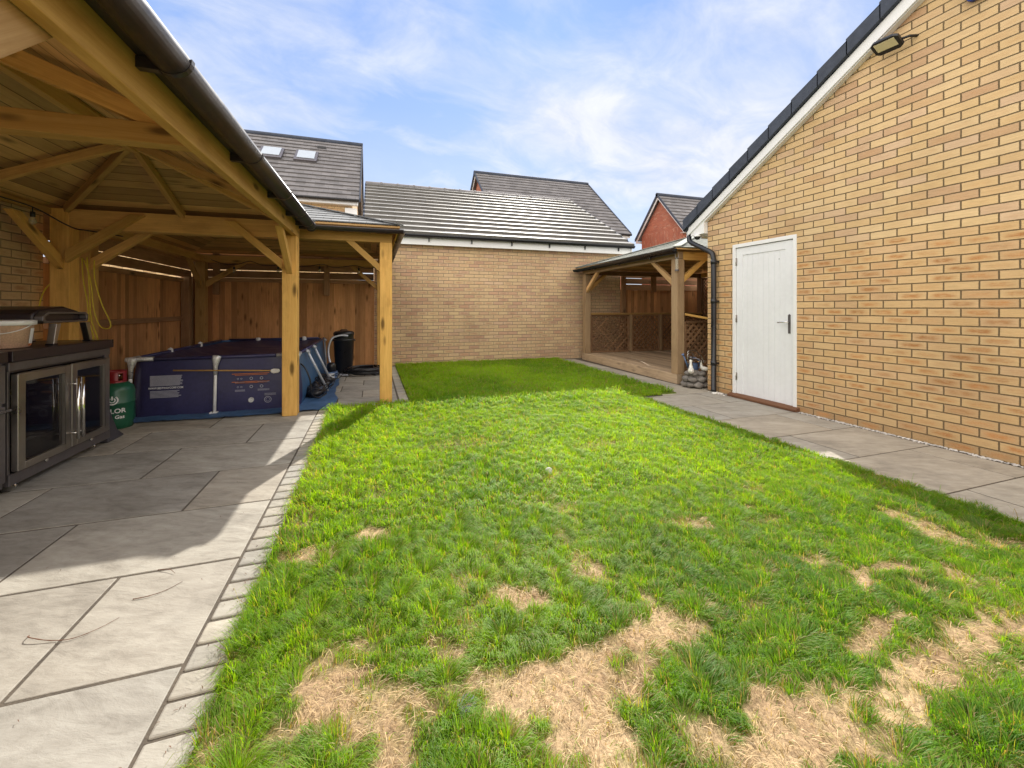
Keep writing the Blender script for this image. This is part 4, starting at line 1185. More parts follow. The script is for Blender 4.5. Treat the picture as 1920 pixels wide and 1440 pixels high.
# ---------------------------------------------------------------- pool
def pool():
    root = thing('frame_pool', 'rectangular dark blue frame pool under the gazebo', 'pool', (-1.67, 7.1, 0))
    x0, x1, y0, y1, zt = -2.50, -.86, 5.62, 8.62, .64
    rc = .16; ns = 6
    def outline(off):
        P = []
        for cx, cy, a in ((x0 + rc, y0 + rc, 180), (x1 - rc, y0 + rc, 270), (x1 - rc, y1 - rc, 0), (x0 + rc, y1 - rc, 90)):
            for k in range(ns + 1):
                an = R(a + 90 * k / ns); P.append((cx + (rc + off) * math.cos(an), cy + (rc + off) * math.sin(an)))
        return P
    def densify(P):
        Q = []
        for i in range(len(P)):
            a, b_ = V((*P[i], 0)), V((*P[(i + 1) % len(P)], 0)); m_ = max(1, int((b_ - a).length / .18))
            for k in range(m_): q = a.lerp(b_, k / m_); Q.append((q.x, q.y))
        return Q
    levels = [(0, 0.02), (.1, .035), (.25, .03), (.4, .015), (.55, 0), (zt, -.01)]
    rings = [[(p[0], p[1], z) for p in densify(outline(o))] for z, o in levels]
    n_ = min(len(r) for r in rings)
    mbf, mbs = MB(), MB()
    for i in range(len(rings) - 1):
        A, B = rings[i], rings[i + 1]
        for k in range(n_):
            j = (k + 1) % n_
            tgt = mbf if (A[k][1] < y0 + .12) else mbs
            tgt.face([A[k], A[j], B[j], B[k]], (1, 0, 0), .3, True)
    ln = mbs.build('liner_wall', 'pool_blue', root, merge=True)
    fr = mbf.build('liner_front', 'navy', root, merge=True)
    # slack cover / inner liner
    mb = MB(); N = 14
    def zc(u, v): return zt - .02 - .12 * (math.sin(math.pi * u) * math.sin(math.pi * v)) ** .5 + .012 * math.sin(9 * u + 5 * v)
    for i in range(N):
        for j in range(N):
            q = []
            for a, b_ in ((i, j), (i + 1, j), (i + 1, j + 1), (i, j + 1)):
                u, v = a / N, b_ / N; q.append((x0 + .02 + (x1 - x0 - .04) * u, y0 + .02 + (y1 - y0 - .04) * v, zc(u, v)))
            mb.face(q, (1, 0, 0), .3, True)
    mb.build('cover', 'navy', root, merge=True)
    mb = MB()
    mb.tube([(x0 + .1, y0, zt), (x1 - .1, y0, zt)], .02, 10); mb.tube([(x0 + .1, y1, zt), (x1 - .1, y1, zt)], .02, 10)
    mb.tube([(x0, y0 + .1, zt), (x0, y1 - .1, zt)], .02, 10); mb.tube([(x1, y0 + .1, zt), (x1, y1 - .1, zt)], .02, 10)
    mb.build('top_rail', 'navy', root)
    # corner joints wrapped in foil
    for x, s in ((x0, 1), (x1, -1)):
        mb = MB(); mb.tube([(x - s * .03, y0, zt), (x + s * .22, y0, zt + .003)], [.026, .024], 10)
        mb.tube([(x, y0 - .02, zt), (x, y0 + .2, zt)], .025, 10)
        mb.tube([(x + s * .02, y0 - .01, zt), (x + s * .03, y0 - .02, zt - .09)], [.04, .022], 10)
        mb.build('corner_joint', 'foil', root)
    for x in (x0 + .03, -1.69, x1 - .01):
        mb = MB(); mb.tube([(x, y0 - .03, zt - .06), (x, y0 - .07, .03)], .016, 10)
        mb.box(x - .045, x + .03, y0 - .10, y0 - .04, .006, .03)
        lg = mb.build('leg', 'pole_white', root)
        mb = MB(); mb.tube([(x + .01, y0 - .02, zt + .015), (x + .006, y0 - .03, zt - .02), (x, y0 - .035, zt - .1), (x, y0 - .04, zt - .2)], [.045, .04, .022, .018], 10)
        mb.build('leg_wrap', 'foil', lg)
    for (ya, yb_, xb, m_) in ((6.25, 6.5, -.60, 'pole_grey'), (6.95, 7.15, -.60, 'pole_grey'), (8.45, 8.42, -.80, 'pole_grey')):
        mb = MB(); mb.tube([(x1 + .02, ya, zt), (xb, yb_, .02)], .018, 10); mb.tube([(x1, ya, zt), (x1 + .05, ya, zt - .04)], .026, 8)
        mb.build('leg', m_, root)
    for x in (-1.95, -1.2):
        mb = MB(); mb.tube([(x, y1, zt), (x, y1 + .04, .03)], .016, 8); mb.lathe((x, y1 - .02, zt - .02), [(0, .06), (.035, .05), (.04, 0), (.02, -.05)], 10)
        mb.build('leg', 'pole_white', root)
    for y in (6.6, 7.6):
        mb = MB(); mb.tube([(x0, y, zt), (x0 - .04, y, .03)], .016, 8); mb.lathe((x0, y, zt), [(0, .05), (.03, .03), (.03, -.03)], 8)
        mb.build('leg', 'pole_white', root)
    # prints on the front liner
    yf = y0 - .040
    PL = lambda x, z: (lambda a, c: (x + a, yf, z + c))
    mb = MB(); rg = random.Random(3)
    for i in range(11):
        z = .452 - i * .0105; L = .30 - (rg.random() * .03)
        mb.box(-2.30, -2.30 + L, yf, yf + .004, z, z + .0065)
    for i in range(6):
        z = .285 - i * .0135; L = .29 - (rg.random() * .05)
        mb.box(-2.30, -2.30 + L, yf, yf + .004, z, z + .007)
    mb.build('print', 'print', fr)
    text('print_lettering', 'WWW.BESTWAYCORP.COM', .030, 'print_white', fr, lambda a, c: (-2.155 + a * .82, yf - .001, .322 + c), extra=.0005)
    mb = MB()
    mb.box(-1.53, -1.15, yf, yf + .004, .438, .446); mb.box(-1.50, -1.17, yf, yf + .004, .424, .430)
    mb.box(-1.53, -1.15, yf, yf + .004, .345, .353); mb.box(-1.50, -1.17, yf, yf + .004, .332, .338)
    mb.build('warning_stripe', 'orange', fr)
    mb = MB()
    for z in (.385, .29):
        for x in (-1.47, -1.435, -1.335, -1.23):
            w_ = .018 if x > -1.4 else .01
            n8 = 10
            ring = [(x + w_ * math.cos(6.283 * k / n8), yf, z + w_ * math.sin(6.283 * k / n8)) for k in range(n8)]
            inn = [(x + w_ * .65 * math.cos(6.283 * k / n8), yf, z + w_ * .65 * math.sin(6.283 * k / n8)) for k in range(n8)]
            for k in range(n8): mb.face([ring[k], ring[(k + 1) % n8], inn[(k + 1) % n8], inn[k]])
        for i in range(3):
            mb.box(-1.50, -1.40, yf, yf + .004, z - .035 - i * .008, z - .032 - i * .008); mb.box(-1.27, -1.15, yf, yf + .004, z - .035 - i * .008, z - .032 - i * .008)
    for i in range(3): mb.box(-1.20, -1.08, yf, yf + .004, .20 - i * .01, .203 - i * .01)
    for k in range(14):
        a, b2 = 6.283 * k / 14, 6.283 * (k + 1) / 14
        for rr in (.038, .022): mb.face([(-1.165 + rr * math.cos(a), yf, .13 + rr * math.sin(a)), (-1.165 + rr * math.cos(b2), yf, .13 + rr * math.sin(b2)), (-1.165 + rr * .85 * math.cos(b2), yf, .13 + rr * .85 * math.sin(b2)), (-1.165 + rr * .85 * math.cos(a), yf, .13 + rr * .85 * math.sin(a))])
    mb.build('print', 'print', fr)
    mb = MB(); mb.tube([(-1.336, yf + .01, .136), (-1.336, yf - .012, .136)], .028, 16); mb.build('valve', 'foil', root)
    return root


pool()
# brush pole on the pool side
bp = thing('pool_brush', 'long thin wooden pole with a pale brush head along the pool front', 'brush', (-1.6, 5.5, .5))
mb = MB(); mb.tube([(-2.08, 5.555, .515), (-1.12, 5.56, .468)], .008, 8); mb.build('handle', 'wood_post', bp)
mb = MB(); mb.prism([(-1.13, 5.545, .45), (-1.10, 5.545, .435), (-1.05, 5.545, .44), (-1.035, 5.545, .46), (-1.045, 5.545, .485), (-1.10, 5.545, .49), (-1.13, 5.545, .48)], (0, .03, 0)); mb.build('brush_head', 'duck', bp, bevel=.006)
# tarpaulin
mb = MB()
PT = [(-2.62, 5.30), (-1.6, 5.36), (-.44, 5.43), (-.50, 6.6), (-.55, 7.9), (-.66, 8.25), (-1.0, 8.8), (-2.8, 8.8), (-2.7, 7)]
N = 46
for i in range(N):
    for j in range(N):
        q = []
        for a, b_ in ((i, j), (i + 1, j), (i + 1, j + 1), (i, j + 1)):
            u, v = a / N, b_ / N
            y = 5.34 + 3.4 * v + .03 * math.sin(7 * u + 1) * (1 - v); xr = -.42 - .18 * v + .02 * math.sin(14 * v) + .012 * math.sin(41 * v); xl = -2.62
            x = xl + (xr - xl) * u
            q.append((x, y, .008 + .010 * abs(math.sin(11 * x + 7 * y) * math.sin(5 * x - 9 * y)) + .006 * abs(math.sin(31 * x + 3 * y + 2 * math.sin(17 * y)))))
        mb.face(q, (1, 0, 0), .3, True)
tp = mb.build('tarpaulin', 'tarp', None, merge=True, origin=(-1.5, 7, .0)); tag(tp, 'crumpled blue groundsheet spread under the pool', 'tarpaulin')

# bin, hose, pump, clutter
bn = thing('dustbin', 'black round bin with lid beside the fence behind the pool', 'bin', (-.50, 8.35, 0))
mb = MB(); mb.lathe((-.50, 8.35, 0), [(0, .01), (.135, .01), (.15, .04), (.178, .60), (.19, .61), (.19, .63), (.175, .635), (.175, .60)], 30); mb.build('body', 'black', bn)
mb = MB(); mb.lathe((-.50, 8.35, 0), [(.172, .625), (.172, .70), (.182, .71), (.182, .75), (.15, .775), (.07, .785), (0, .785)], 30); mb.tube([(-.56, 8.35, .785), (-.55, 8.35, .80), (-.45, 8.35, .80), (-.44, 8.35, .785)], .01, 8); mb.build('lid', 'black', bn)
for s in (-1, 1):
    mb = MB(); mb.box(-.50 + s * .185 - .02, -.50 + s * .185 + .02, 8.31, 8.39, .595, .615); mb.build('handle', 'black', bn, bevel=.004)
hz = thing('filter_hose', 'grey corrugated hose curving from the bin lid down to the floor', 'hose', (-.65, 8.2, 0))
mb = MB()
hp = []
K = [(-.42, 8.16, .70), (-.55, 8.12, .71), (-.68, 8.1, .66), (-.735, 8.08, .5), (-.73, 8.05, .35), (-.68, 8.0, .18), (-.60, 7.95, .07), (-.50, 7.9, .03), (-.40, 7.86, .03)]
def cr(K, m=8):
    out = []
    for i in range(len(K) - 1):
        p0, p1, p2, p3 = V(K[max(i - 1, 0)]), V(K[i]), V(K[i + 1]), V(K[min(i + 2, len(K) - 1)])
        for k in range(m):
            t = k / m; out.append(.5 * ((2 * p1) + (p2 - p0) * t + (2 * p0 - 5 * p1 + 4 * p2 - p3) * t * t + (3 * p1 - p0 - 3 * p2 + p3) * t ** 3))
    out.append(V(K[-1])); return out
c = cr(K, 14); mb.tube(c, [.016 + .003 * (i % 2) for i in range(len(c))], 10); mb.build('hose', 'pole_grey', hz)
hc = thing('hose_coil', 'coiled black hose lying on the slabs in front of the bin', 'hose', (-.13, 8.05, 0))
mb = MB(); pts = []
for i in range(150):
    a = i * .30; rr = .235 + .045 * math.sin(i * .37) + .02 * math.sin(i * .11)
    pts.append((-.13 + rr * 1.15 * math.cos(a), 8.08 + rr * 1.1 * math.sin(a), .022 + .00065 * i + .02 * abs(math.sin(a * .5 + 1))))
pts += [(.05, 7.78, .03), (.15, 7.95, .02)]
mb.tube(pts, .017, 8); mb.build('hose', 'black', hc)
pm = thing('filter_pump', 'small blue and white filter pump on the floor beside the pool', 'pump', (-.67, 7.75, 0))
mb = MB(); mb.box(-.72, -.56, 7.6, 7.78, .012, .13); mb.build('base', 'bluegrey', pm, bevel=.01)
mb = MB(); mb.lathe((-.655, 7.69, .13), [(0, 0), (.07, 0), (.07, .12), (.05, .15), (0, .15)], 18); mb.build('canister', 'black', pm)
mb = MB(); mb.box(-.70, -.60, 7.594, 7.6, .03, .11); mb.build('label', 'label_white', pm)
nt_ = thing('pool_net', 'heap of dark netting and pipes slumped between pool wall and poles', 'netting', (-.70, 6.6, 0))
mb = MB(); rg = random.Random(12)
for i in range(16):
    y = 6.1 + i * .085; mb.ell((-.72 + rg.uniform(-.06, .06), y, .045 + rg.random() * .05), .07 + rg.random() * .04, .09, .04 + .05 * rg.random(), 10, 7, .25, i)
mb.build('netting', 'black', nt_)
mb = MB()
for i in range(8):
    p = [(-.78 + rg.random() * .25, 6.0 + rg.random() * 1.4, .03 + rg.random() * .08) for _ in range(5)]
    p = [(p[0][0] + .1 * math.sin(k * .9 + i), p[0][1] + .14 * k / 2, .05 + .10 * abs(math.sin(k * .8 + i))) for k in range(7)]
    mb.tube(cr(p, 5), .006, 6)
mb.tube(cr([(-.88, 5.85, .52), (-.80, 5.8, .45), (-.74, 5.78, .3), (-.73, 5.82, .12), (-.66, 6.0, .03), (-.6, 6.3, .03)], 8), .009, 8)
mb.build('cable', 'black', nt_)

# ---------------------------------------------------------------- outdoor kitchen
KX = -2.19; KY = 4.63
def unit(label, y0, y1, kind):
    root = thing('kitchen_unit', label, 'kitchen unit', (KX - .3, (y0 + y1) / 2, 0), 0, 'outdoor kitchen units')
    xb = KX - .56
    mb = MB(); t = .02
    if kind == 'fridge':
        mb.box(xb, KX - .03, y0, y0 + t, .07, .85); mb.box(xb, KX - .03, y1 - t, y1, .07, .85); mb.box(xb, xb + t, y0 + t, y1 - t, .07, .85)
        mb.box(xb + t, KX - .03, y0 + t, y1 - t, .07, .12); mb.box(xb + t, KX - .03, y0 + t, y1 - t, .78, .85)
        mb.box(KX - .03, KX - .005, y0, y1, .06, .135); mb.box(KX - .03, KX - .005, y0, y1, .795, .852); mb.box(KX - .03, KX - .012, y0, y0 + .02, .135, .795); mb.box(KX - .03, KX - .012, y1 - .06, y1, .135, .795)
    else:
        mb.box(xb, KX - .02, y0, y1, .06, .852)
    mb.build('carcass', 'steel_dark', root, bevel=.003)
    if kind == 'fridge':
        ds = [(y1 - 1.07, y1 - .57, -1), (y1 - .56, y1 - .08, 1)]
        for a, b_, hs in ds:
            fw_ = .062; z0, z1 = .15, .775; xx = KX - .005
            mb = MB(); mb.box(xx, xx + .035, a, a + fw_, z0, z1); mb.box(xx, xx + .035, b_ - fw_, b_, z0, z1); mb.box(xx, xx + .035, a + fw_, b_ - fw_, z0, z0 + .045); mb.box(xx, xx + .035, a + fw_, b_ - fw_, z1 - .055, z1)
            dr_ = mb.build('door', 'steel', root, bevel=.003)
            mb = MB(); mb.box(xx + .01, xx + .016, a + fw_, b_ - fw_, z0 + .045, z1 - .055); mb.build('glass', 'fridge_glass', dr_)
            yh = b_ - .01 if hs < 0 else a + .045
            yh = (b_ + .045) if hs < 0 else (a + .105)
            yh = (y1 - .585) if hs < 0 else (y1 - .53)
            mb = MB(); mb.tube([(xx + .085, yh, .215), (xx + .085, yh, .672)], .0115, 12)
            for z in (.26, .63): mb.tube([(xx + .03, yh, z), (xx + .085, yh, z)], .007, 8)
            mb.build('handle', 'chrome', dr_)
            mb = MB(); mb.tube([(KX - .004, (a + b_) / 2 + .05, .125), (KX + .004, (a + b_) / 2 + .05, .125)], .012, 12); mb.build('lock', 'chrome', root)
        mb = MB()
        for z in (.30, .48, .64):
            for k in range(12): mb.tube([(xb + .03, y0 + .05 + k * .085, z), (KX - .05, y0 + .05 + k * .085, z)], .002, 5)
            mb.tube([(KX - .05, y0 + .03, z), (KX - .05, y1 - .03, z)], .003, 5)
        mb.build('shelf', 'chrome', root)
        for k, (yy, cc) in enumerate(((y1 - .93, 'chrome'), (y1 - .86, 'chrome'), (y1 - .77, 'steel'))):
            mb = MB(); mb.tube([(KX - .32, yy, .60), (KX - .12, yy, .60)], [.035, .035], 12); mb.tube([(KX - .12, yy, .60), (KX - .06, yy, .60)], [.015, .013], 10); mb.build('bottle', cc, root)
        cy = (y0 + .1, y1 - .16)
    else:
        mb = MB(); mb.box(KX - .02, KX - .001, y0 + .01, y1 - .008, .10, .58); mb.build('door', 'steel_dark', root, bevel=.004)
        mb = MB(); mb.box(KX - .02, KX - .001, y0 + .01, y1 - .008, .60, .84); mb.build('drawer', 'steel_dark', root, bevel=.004)
        mb = MB(); mb.tube([(KX + .04, y0 + .05, .56), (KX + .04, y1 - .04, .56)], .009, 10); mb.tube([(KX, y1 - .06, .56), (KX + .04, y1 - .06, .56)], .007, 8); mb.build('handle', 'chrome', root)
        cy = (y0 + .1, y1 - .1)
    for yy in cy:
        mb = MB(); mb.tube([(KX - .06, yy - .012, .032), (KX - .06, yy + .012, .032)], .03, 16); mb.box(KX - .075, KX - .045, yy - .016, yy + .016, .04, .068)
        mb.tube([(KX - .06, yy - .014, .032), (KX - .06, yy + .014, .032)], .016, 12)
        mb.build('castor', 'chrome' if kind == 'fridge' else 'black', root)
    mb = MB()
    if kind == 'fridge': mb.box(xb - .01, KX + .015, y0 - .004, y1 + .012, .856, .925)
    else: mb.box(xb - .01, KX + .015, y0, y1 + .018 - .03, .856, .925)
    mb.build('worktop', 'counter', root, bevel=.004)
    return root
unit('kitchen unit with two glass fridge doors and long chrome handles', KY - 1.085, KY, 'fridge')
unit('plain dark metal kitchen unit cut off by the left photo edge', KY - 2.0, KY - 1.11, 'plain')

ov = thing('pizza_oven', 'dark low pizza oven on the worktop with bent metal legs', 'pizza oven', (-2.5, 4.3, .926))
mb = MB()
prof = [(0, 1.085), (.6, 1.08), (1, 1.10), (1.0, 1.155), (.85, 1.19), (.45, 1.23), (0, 1.24)]
ox0, ox1, oy0, oy1 = -2.78, -2.245, 3.99, 4.53
pts = [(oy0 + .02, 1.085), (oy1 - .02, 1.085), (oy1, 1.11), (oy1, 1.15), (oy1 - .05, 1.18), (4.32, 1.215), (oy0 + .05, 1.19), (oy0, 1.16), (oy0, 1.11)]
mb.prism([(ox0, a, z) for a, z in pts], (.44, 0, 0), (0, 1, 0))
mb.build('shell', 'counter', ov, bevel=.012)
mb = MB()
pts2 = [(oy0 + .03, 1.09), (oy1 - .03, 1.09), (oy1 - .01, 1.11), (oy1 - .01, 1.15), (oy1 - .05, 1.17), (oy0 + .06, 1.175), (oy0 + .01, 1.14), (oy0 + .01, 1.11)]
cen = (sum(p[0] for p in pts2) / 8, sum(p[1] for p in pts2) / 8)
for k in range(8):
    a, b_ = pts2[k], pts2[(k + 1) % 8]; sh = lambda p: (cen[0] + (p[0] - cen[0]) * .9, cen[1] + (p[1] - cen[1]) * .62)
    A2, B2 = sh(a), sh(b_)
    mb.prism([(ox0 + .44, a[0], a[1]), (ox0 + .44, b_[0], b_[1]), (ox0 + .44, B2[0], B2[1]), (ox0 + .44, A2[0], A2[1])], (.05, 0, 0))
mb.build('mouth_rim', 'steel_dark', ov, bevel=.003)
mb = MB(); mb.box(ox0 + .02, ox0 + .48, oy0 + .04, oy1 - .04, 1.095, 1.10); mb.build('baking_stone', 'rock', ov)
for yy, s in ((4.09, -1), (4.42, 1)):
    for xx in (-2.29, -2.66):
        mb = MB()
        mb.prism([(xx, yy - s * .02, 1.085), (xx, yy + s * .03, 1.085), (xx, yy + s * .075 - s * .015, .935), (xx, yy + s * .075 - s * .045, .935)], (.045, 0, 0), (0, 0, 1))
        lg = mb.build('leg', 'steel', ov, bevel=.003)
        mb = MB(); mb.box(xx - .003, xx + .048, yy + s * .045 - .02, yy + s * .045 + .02, .926, .936); mb.build('foot', 'black', lg)
tb = thing('plastic_tub', 'clear round tub of wood pellets with stickers on the worktop', 'tub', (-2.42, 3.83, .926))
mb = MB(); mb.lathe((-2.42, 3.83, 0), [(0, .928), (.135, .928), (.14, .935), (.158, 1.085)], 30); mb.build('body', 'plastic_clear', tb)
mb = MB(); mb.lathe((-2.42, 3.83, 0), [(.160, 1.083), (.172, 1.085), (.172, 1.115), (.15, 1.118), (0, 1.118)], 30); mb.build('lid', 'pole_white', tb)
def sticker(name, mat, a0, a1, z0, z1, parent, c, r0):
    mb = MB(); mb.lathe(c, [(r0(z0), z0), (r0(z1), z1)], 8, 0, a0, a1); return mb.build(name, mat, parent)
rf_ = lambda z: .1415 + (z - .935) * .12 + .0015
for a in (.05, -1.35):
    s1 = sticker('sticker', 'label_white', a, a + .35, .95, 1.06, tb, (-2.42, 3.83, 0), rf_)
    sticker('sticker_band', 'orange', a, a + .35, .94, .955, s1, (-2.42, 3.83, 0), lambda z: rf_(z) + .001)
mb = MB(); mb.tube([(-2.42 + .165 * math.cos(a), 3.83 + .165 * math.sin(a), 1.085 - .055 * math.sin((a + 2.2) / 2.2 * 3.14)) for a in [-2.2 + 2.2 * k / 12 for k in range(13)]], .003, 6); mb.build('bail_handle', 'pole_white', tb)

# gas bottle
gc = V((-2.46, 5.28, 0)); gr = .15
gb = thing('gas_bottle', 'green gas bottle with red collar beside the fridge unit', 'gas bottle', tuple(gc))
mb = MB(); mb.lathe(gc, [(.12, .0), (.135, .0), (.135, .05), (gr - .004, .07), (gr, .09), (gr, .245), (gr + .004, .25), (gr + .004, .262), (gr, .267), (gr, .37), (gr - .012, .41), (gr - .04, .44), (.07, .462), (0, .47)], 36); mb.build('body', 'gas_green', gb)
mb = MB()
for k in range(3):
    a0 = R(-150 + k * 125); mb.lathe(gc, [(.085, .45), (.085, .56), (.08, .567), (.078, .56), (.078, .45)], 14, 0, a0, a0 + R(98))
mb.lathe(gc, [(.085, .45), (.086, .475), (.078, .475)], 30); mb.lathe(gc, [(.086, .545), (.087, .57), (.078, .57), (.078, .545)], 30)
mb.build('collar', 'gas_red', gb)
mb = MB(); mb.tube([gc + V((0, 0, .465)), gc + V((0, 0, .53))], .016, 10); mb.tube([gc + V((-.03, 0, .52)), gc + V((.05, -.02, .52))], .011, 8); mb.build('valve', 'chrome', gb)
fa = math.atan2(-gc.y, -gc.x) - .16
def wrap(z, rr=gr + .0055): return lambda x, y: (gc.x + rr * math.cos(fa + x / rr), gc.y + rr * math.sin(fa + x / rr), z + y)
text('lettering', 'CALOR', .062, 'print_white', gb, wrap(.185), extra=.0012)
text('lettering', 'Patio Gas', .048, 'print_white', gb, wrap(.125), extra=.001)
mb = MB(); wr = wrap(.295)
for rr, th, a0, a1 in ((.047, .011, 130, 410), (.026, .009, 125, 415)):
    for k in range(24):
        a, b_ = R(a0 + (a1 - a0) * k / 24), R(a0 + (a1 - a0) * (k + 1) / 24)
        mb.face([wr(rr * math.cos(a), rr * math.sin(a)), wr(rr * math.cos(b_), rr * math.sin(b_)), wr((rr - th) * math.cos(b_), (rr - th) * math.sin(b_)), wr((rr - th) * math.cos(a), (rr - th) * math.sin(a))])
mb.face([wr(-.006, 0), wr(.006, 0), wr(.006, .04), wr(-.006, .04)])
mb.build('emblem', 'print_white', gb)
mt = thing('rubber_sheet', 'dark grey bent sheet slumped between the fridge unit and gas bottle', 'sheet', (-2.24, 4.86, 0))
mb = MB(); mb.prism([(-2.31, 4.66, .006), (-2.31, 4.66, .27), (-2.31, 4.69, .285), (-2.31, 4.735, .20), (-2.31, 4.80, .09), (-2.31, 4.90, .022), (-2.31, 4.91, .006)], (.09, 0, 0), (0, 1, 0))
mb.build('sheet', 'rubber', mt, bevel=.012)

# cables and string lights
yc = thing('extension_cable', 'yellow cable hung in loops on the gazebo corner post', 'cable', (-2.8, 5.5, 1.5))
mb = MB(); xx = -2.79
def cab(P, r=.0055): mb.tube(cr(P, 8), r, 7)
yq = 5.50
cab([(-2.86, yq + .03, 1.72), (-2.80, yq - .02, 1.66), (-2.75, yq - .03, 1.45), (-2.73, yq - .03, 1.20), (-2.68, yq - .03, 1.02), (-2.60, yq - .04, .99), (-2.59, yq - .04, 1.06), (-2.66, yq - .04, 1.25), (-2.72, yq - .03, 1.5), (-2.74, yq, 1.70)])
cab([(-2.84, yq, 1.72), (-2.82, yq - .02, 1.5), (-2.78, yq - .03, 1.25), (-2.765, yq - .03, 1.05), (-2.74, yq - .02, .92), (-2.74, yq, .7)])
cab([(-2.86, yq, 1.74), (-2.93, yq - .12, 1.55), (-3.0, yq - .25, 1.36), (-3.02, yq - .3, 1.1)])
cab([(-2.80, yq, 1.73), (-2.765, yq - .03, 1.4), (-2.75, yq - .03, 1.1), (-2.70, yq - .03, .9), (-2.69, yq, .75)])
mb.build('cable', 'yellow', yc)


def lights(label, P, bulbs, sag_m=10):
    root = thing('string_lights', label, 'string lights', P[0])
    c = cr(P, sag_m); mb = MB(); mb.tube(c, .006, 6); mb.build('cable', 'black', root)
    for i in bulbs:
        p = c[i]
        mb = MB(); mb.tube([p, p + V((0, 0, -.045))], .004, 6); mb.tube([p + V((0, 0, -.04)), p + V((0, 0, -.085))], .017, 10); bo = mb.build('bulb_holder', 'black', root)
        mb = MB(); mb.lathe(p + V((0, 0, -.085)), [(.014, 0), (.024, -.025), (.026, -.04), (.018, -.06), (0, -.068)], 12); mb.build('bulb', 'bulb', bo)
lights('string lights draped to the big post by the brick wall', [(-2.75, 3.9, 2.10), (-2.74, 4.25, 2.07), (-2.735, 4.66, 2.06), (-2.72, 5.0, 1.99), (-2.70, 5.14, 1.965), (-2.62, 5.17, 1.955), (-2.5, 5.5, 1.96)], [10, 20], 10)
P = []
for i in range(15):
    x = -2.7 + i * .2; P.append((x, 8.70, 2.06 - .05 * abs(math.sin(i * 1.1)) - (.03 if i % 3 else 0)))
lights('string lights sagging along the back beam above the pool', P, [14, 42, 70, 98], 8)

# ---------------------------------------------------------------- right-hand ornaments
fo = thing('garden_fountain', 'stone pile water feature with white ducks beside the downpipe', 'water feature', (4.68, 5.18, 0))
mb = MB(); rg = random.Random(4)
k = 0
for z, n_, rr, s in ((.05, 8, .155, .075), (.13, 7, .15, .07), (.21, 6, .125, .06)):
    for i in range(n_):
        a = 6.283 * i / n_ + z * 9
        mb.ell((4.68 + rr * math.cos(a), 5.18 + rr * math.sin(a) * .8, z), s * rg.uniform(.85, 1.2), s * rg.uniform(.8, 1.1), s * rg.uniform(.5, .75), 12, 8, .10, k); k += 1
mb.ell((4.68, 5.18, .12), .14, .12, .13, 14, 8, .05, 99)
mb.build('stones', 'rock', fo)
def duck(c, s, yaw):
    mb = MB(); c = V(c)
    rot = lambda p: V((p[0] * math.cos(yaw) - p[1] * math.sin(yaw), p[0] * math.sin(yaw) + p[1] * math.cos(yaw), p[2])) * s + c
    body = [(-.10, 0, .05, .008), (-.075, 0, .035, .028), (-.03, 0, .03, .045), (.02, 0, .04, .045), (.05, 0, .07, .032), (.058, 0, .11, .020), (.062, 0, .15, .018), (.072, 0, .175, .024), (.09, 0, .175, .018), (.10, 0, .17, .008)]
    mb.tube([rot(q[:3]) for q in cr([b_[:3] for b_ in body], 4)], [s * r_ for r_ in np.interp(np.linspace(0, 9, 37), range(10), [b_[3] for b_ in body])], 12)
    d_ = mb.build('duck', 'duck', fo)
    mb = MB(); mb.tube([rot((.098, 0, .17)), rot((.125, 0, .165))], [.009 * s, .004 * s], 8); mb.build('beak', 'beak', d_)
duck((4.53, 5.10, .235), .95, .9)
duck((4.80, 5.12, .25), .8, 2.6)
mb = MB(); mb.tube([(4.66, 5.25, .18), (4.66, 5.25, .42)], [.035, .03], 12); mb.tube([(4.66, 5.25, .42), (4.66, 5.25, .46)], [.04, .02], 12)
mb.tube(cr([(4.66, 5.25, .40), (4.68, 5.2, .43), (4.73, 5.15, .42), (4.735, 5.14, .38)], 5), .013, 8)
mb.build('hand_pump', 'steel_dark', fo)
mb = MB(); mb.tube(cr([(4.62, 5.25, .45), (4.60, 5.25, .52), (4.66, 5.25, .555), (4.76, 5.24, .53), (4.84, 5.22, .45), (4.86, 5.2, .35)], 6), .007, 8)
mb.tube(cr([(4.55, 5.2, .42), (4.56, 5.2, .50), (4.63, 5.2, .52), (4.67, 5.2, .47)], 6), .008, 8); mb.build('pump_lever', 'steel', fo)
wc = thing('watering_can', 'blue watering can with its spout beside the gazebo corner post', 'watering can', (4.78, 5.36, 0))
mb = MB(); mb.lathe((4.80, 5.36, 0), [(0, .152), (.07, .152), (.075, .16), (.07, .33), (.06, .34)], 18); mb.build('body', 'bluegrey', wc)
mb = MB(); mb.tube([(4.74, 5.36, .20), (4.60, 5.34, .46)], [.016, .010], 8); mb.tube([(4.60, 5.34, .46), (4.585, 5.34, .485)], [.012, .022], 10); mb.build('spout', 'bluegrey', wc)
mb = MB(); mb.tube(cr([(4.86, 5.36, .22), (4.93, 5.36, .28), (4.88, 5.36, .40), (4.79, 5.36, .42), (4.75, 5.36, .34)], 6), .009, 8); mb.build('handle', 'bluegrey', wc)
bf = thing('bird_feeder', 'glass tube bird feeder hanging on the gazebo corner post', 'bird feeder', (4.53, 5.45, 2.0))
mb = MB(); fx, fy = 4.548, 5.43
mb.tube(cr([(fx - .028, fy, 1.985), (fx - .028, fy, 2.06), (fx, fy, 2.10), (fx + .028, fy, 2.06), (fx + .028, fy, 1.985)], 6), .004, 6); mb.build('hanger', 'steel', bf)
mb = MB(); mb.lathe((fx, fy, 0), [(.026, 1.80), (.026, 1.99)], 16); mb.build('tube', 'bulb', bf)
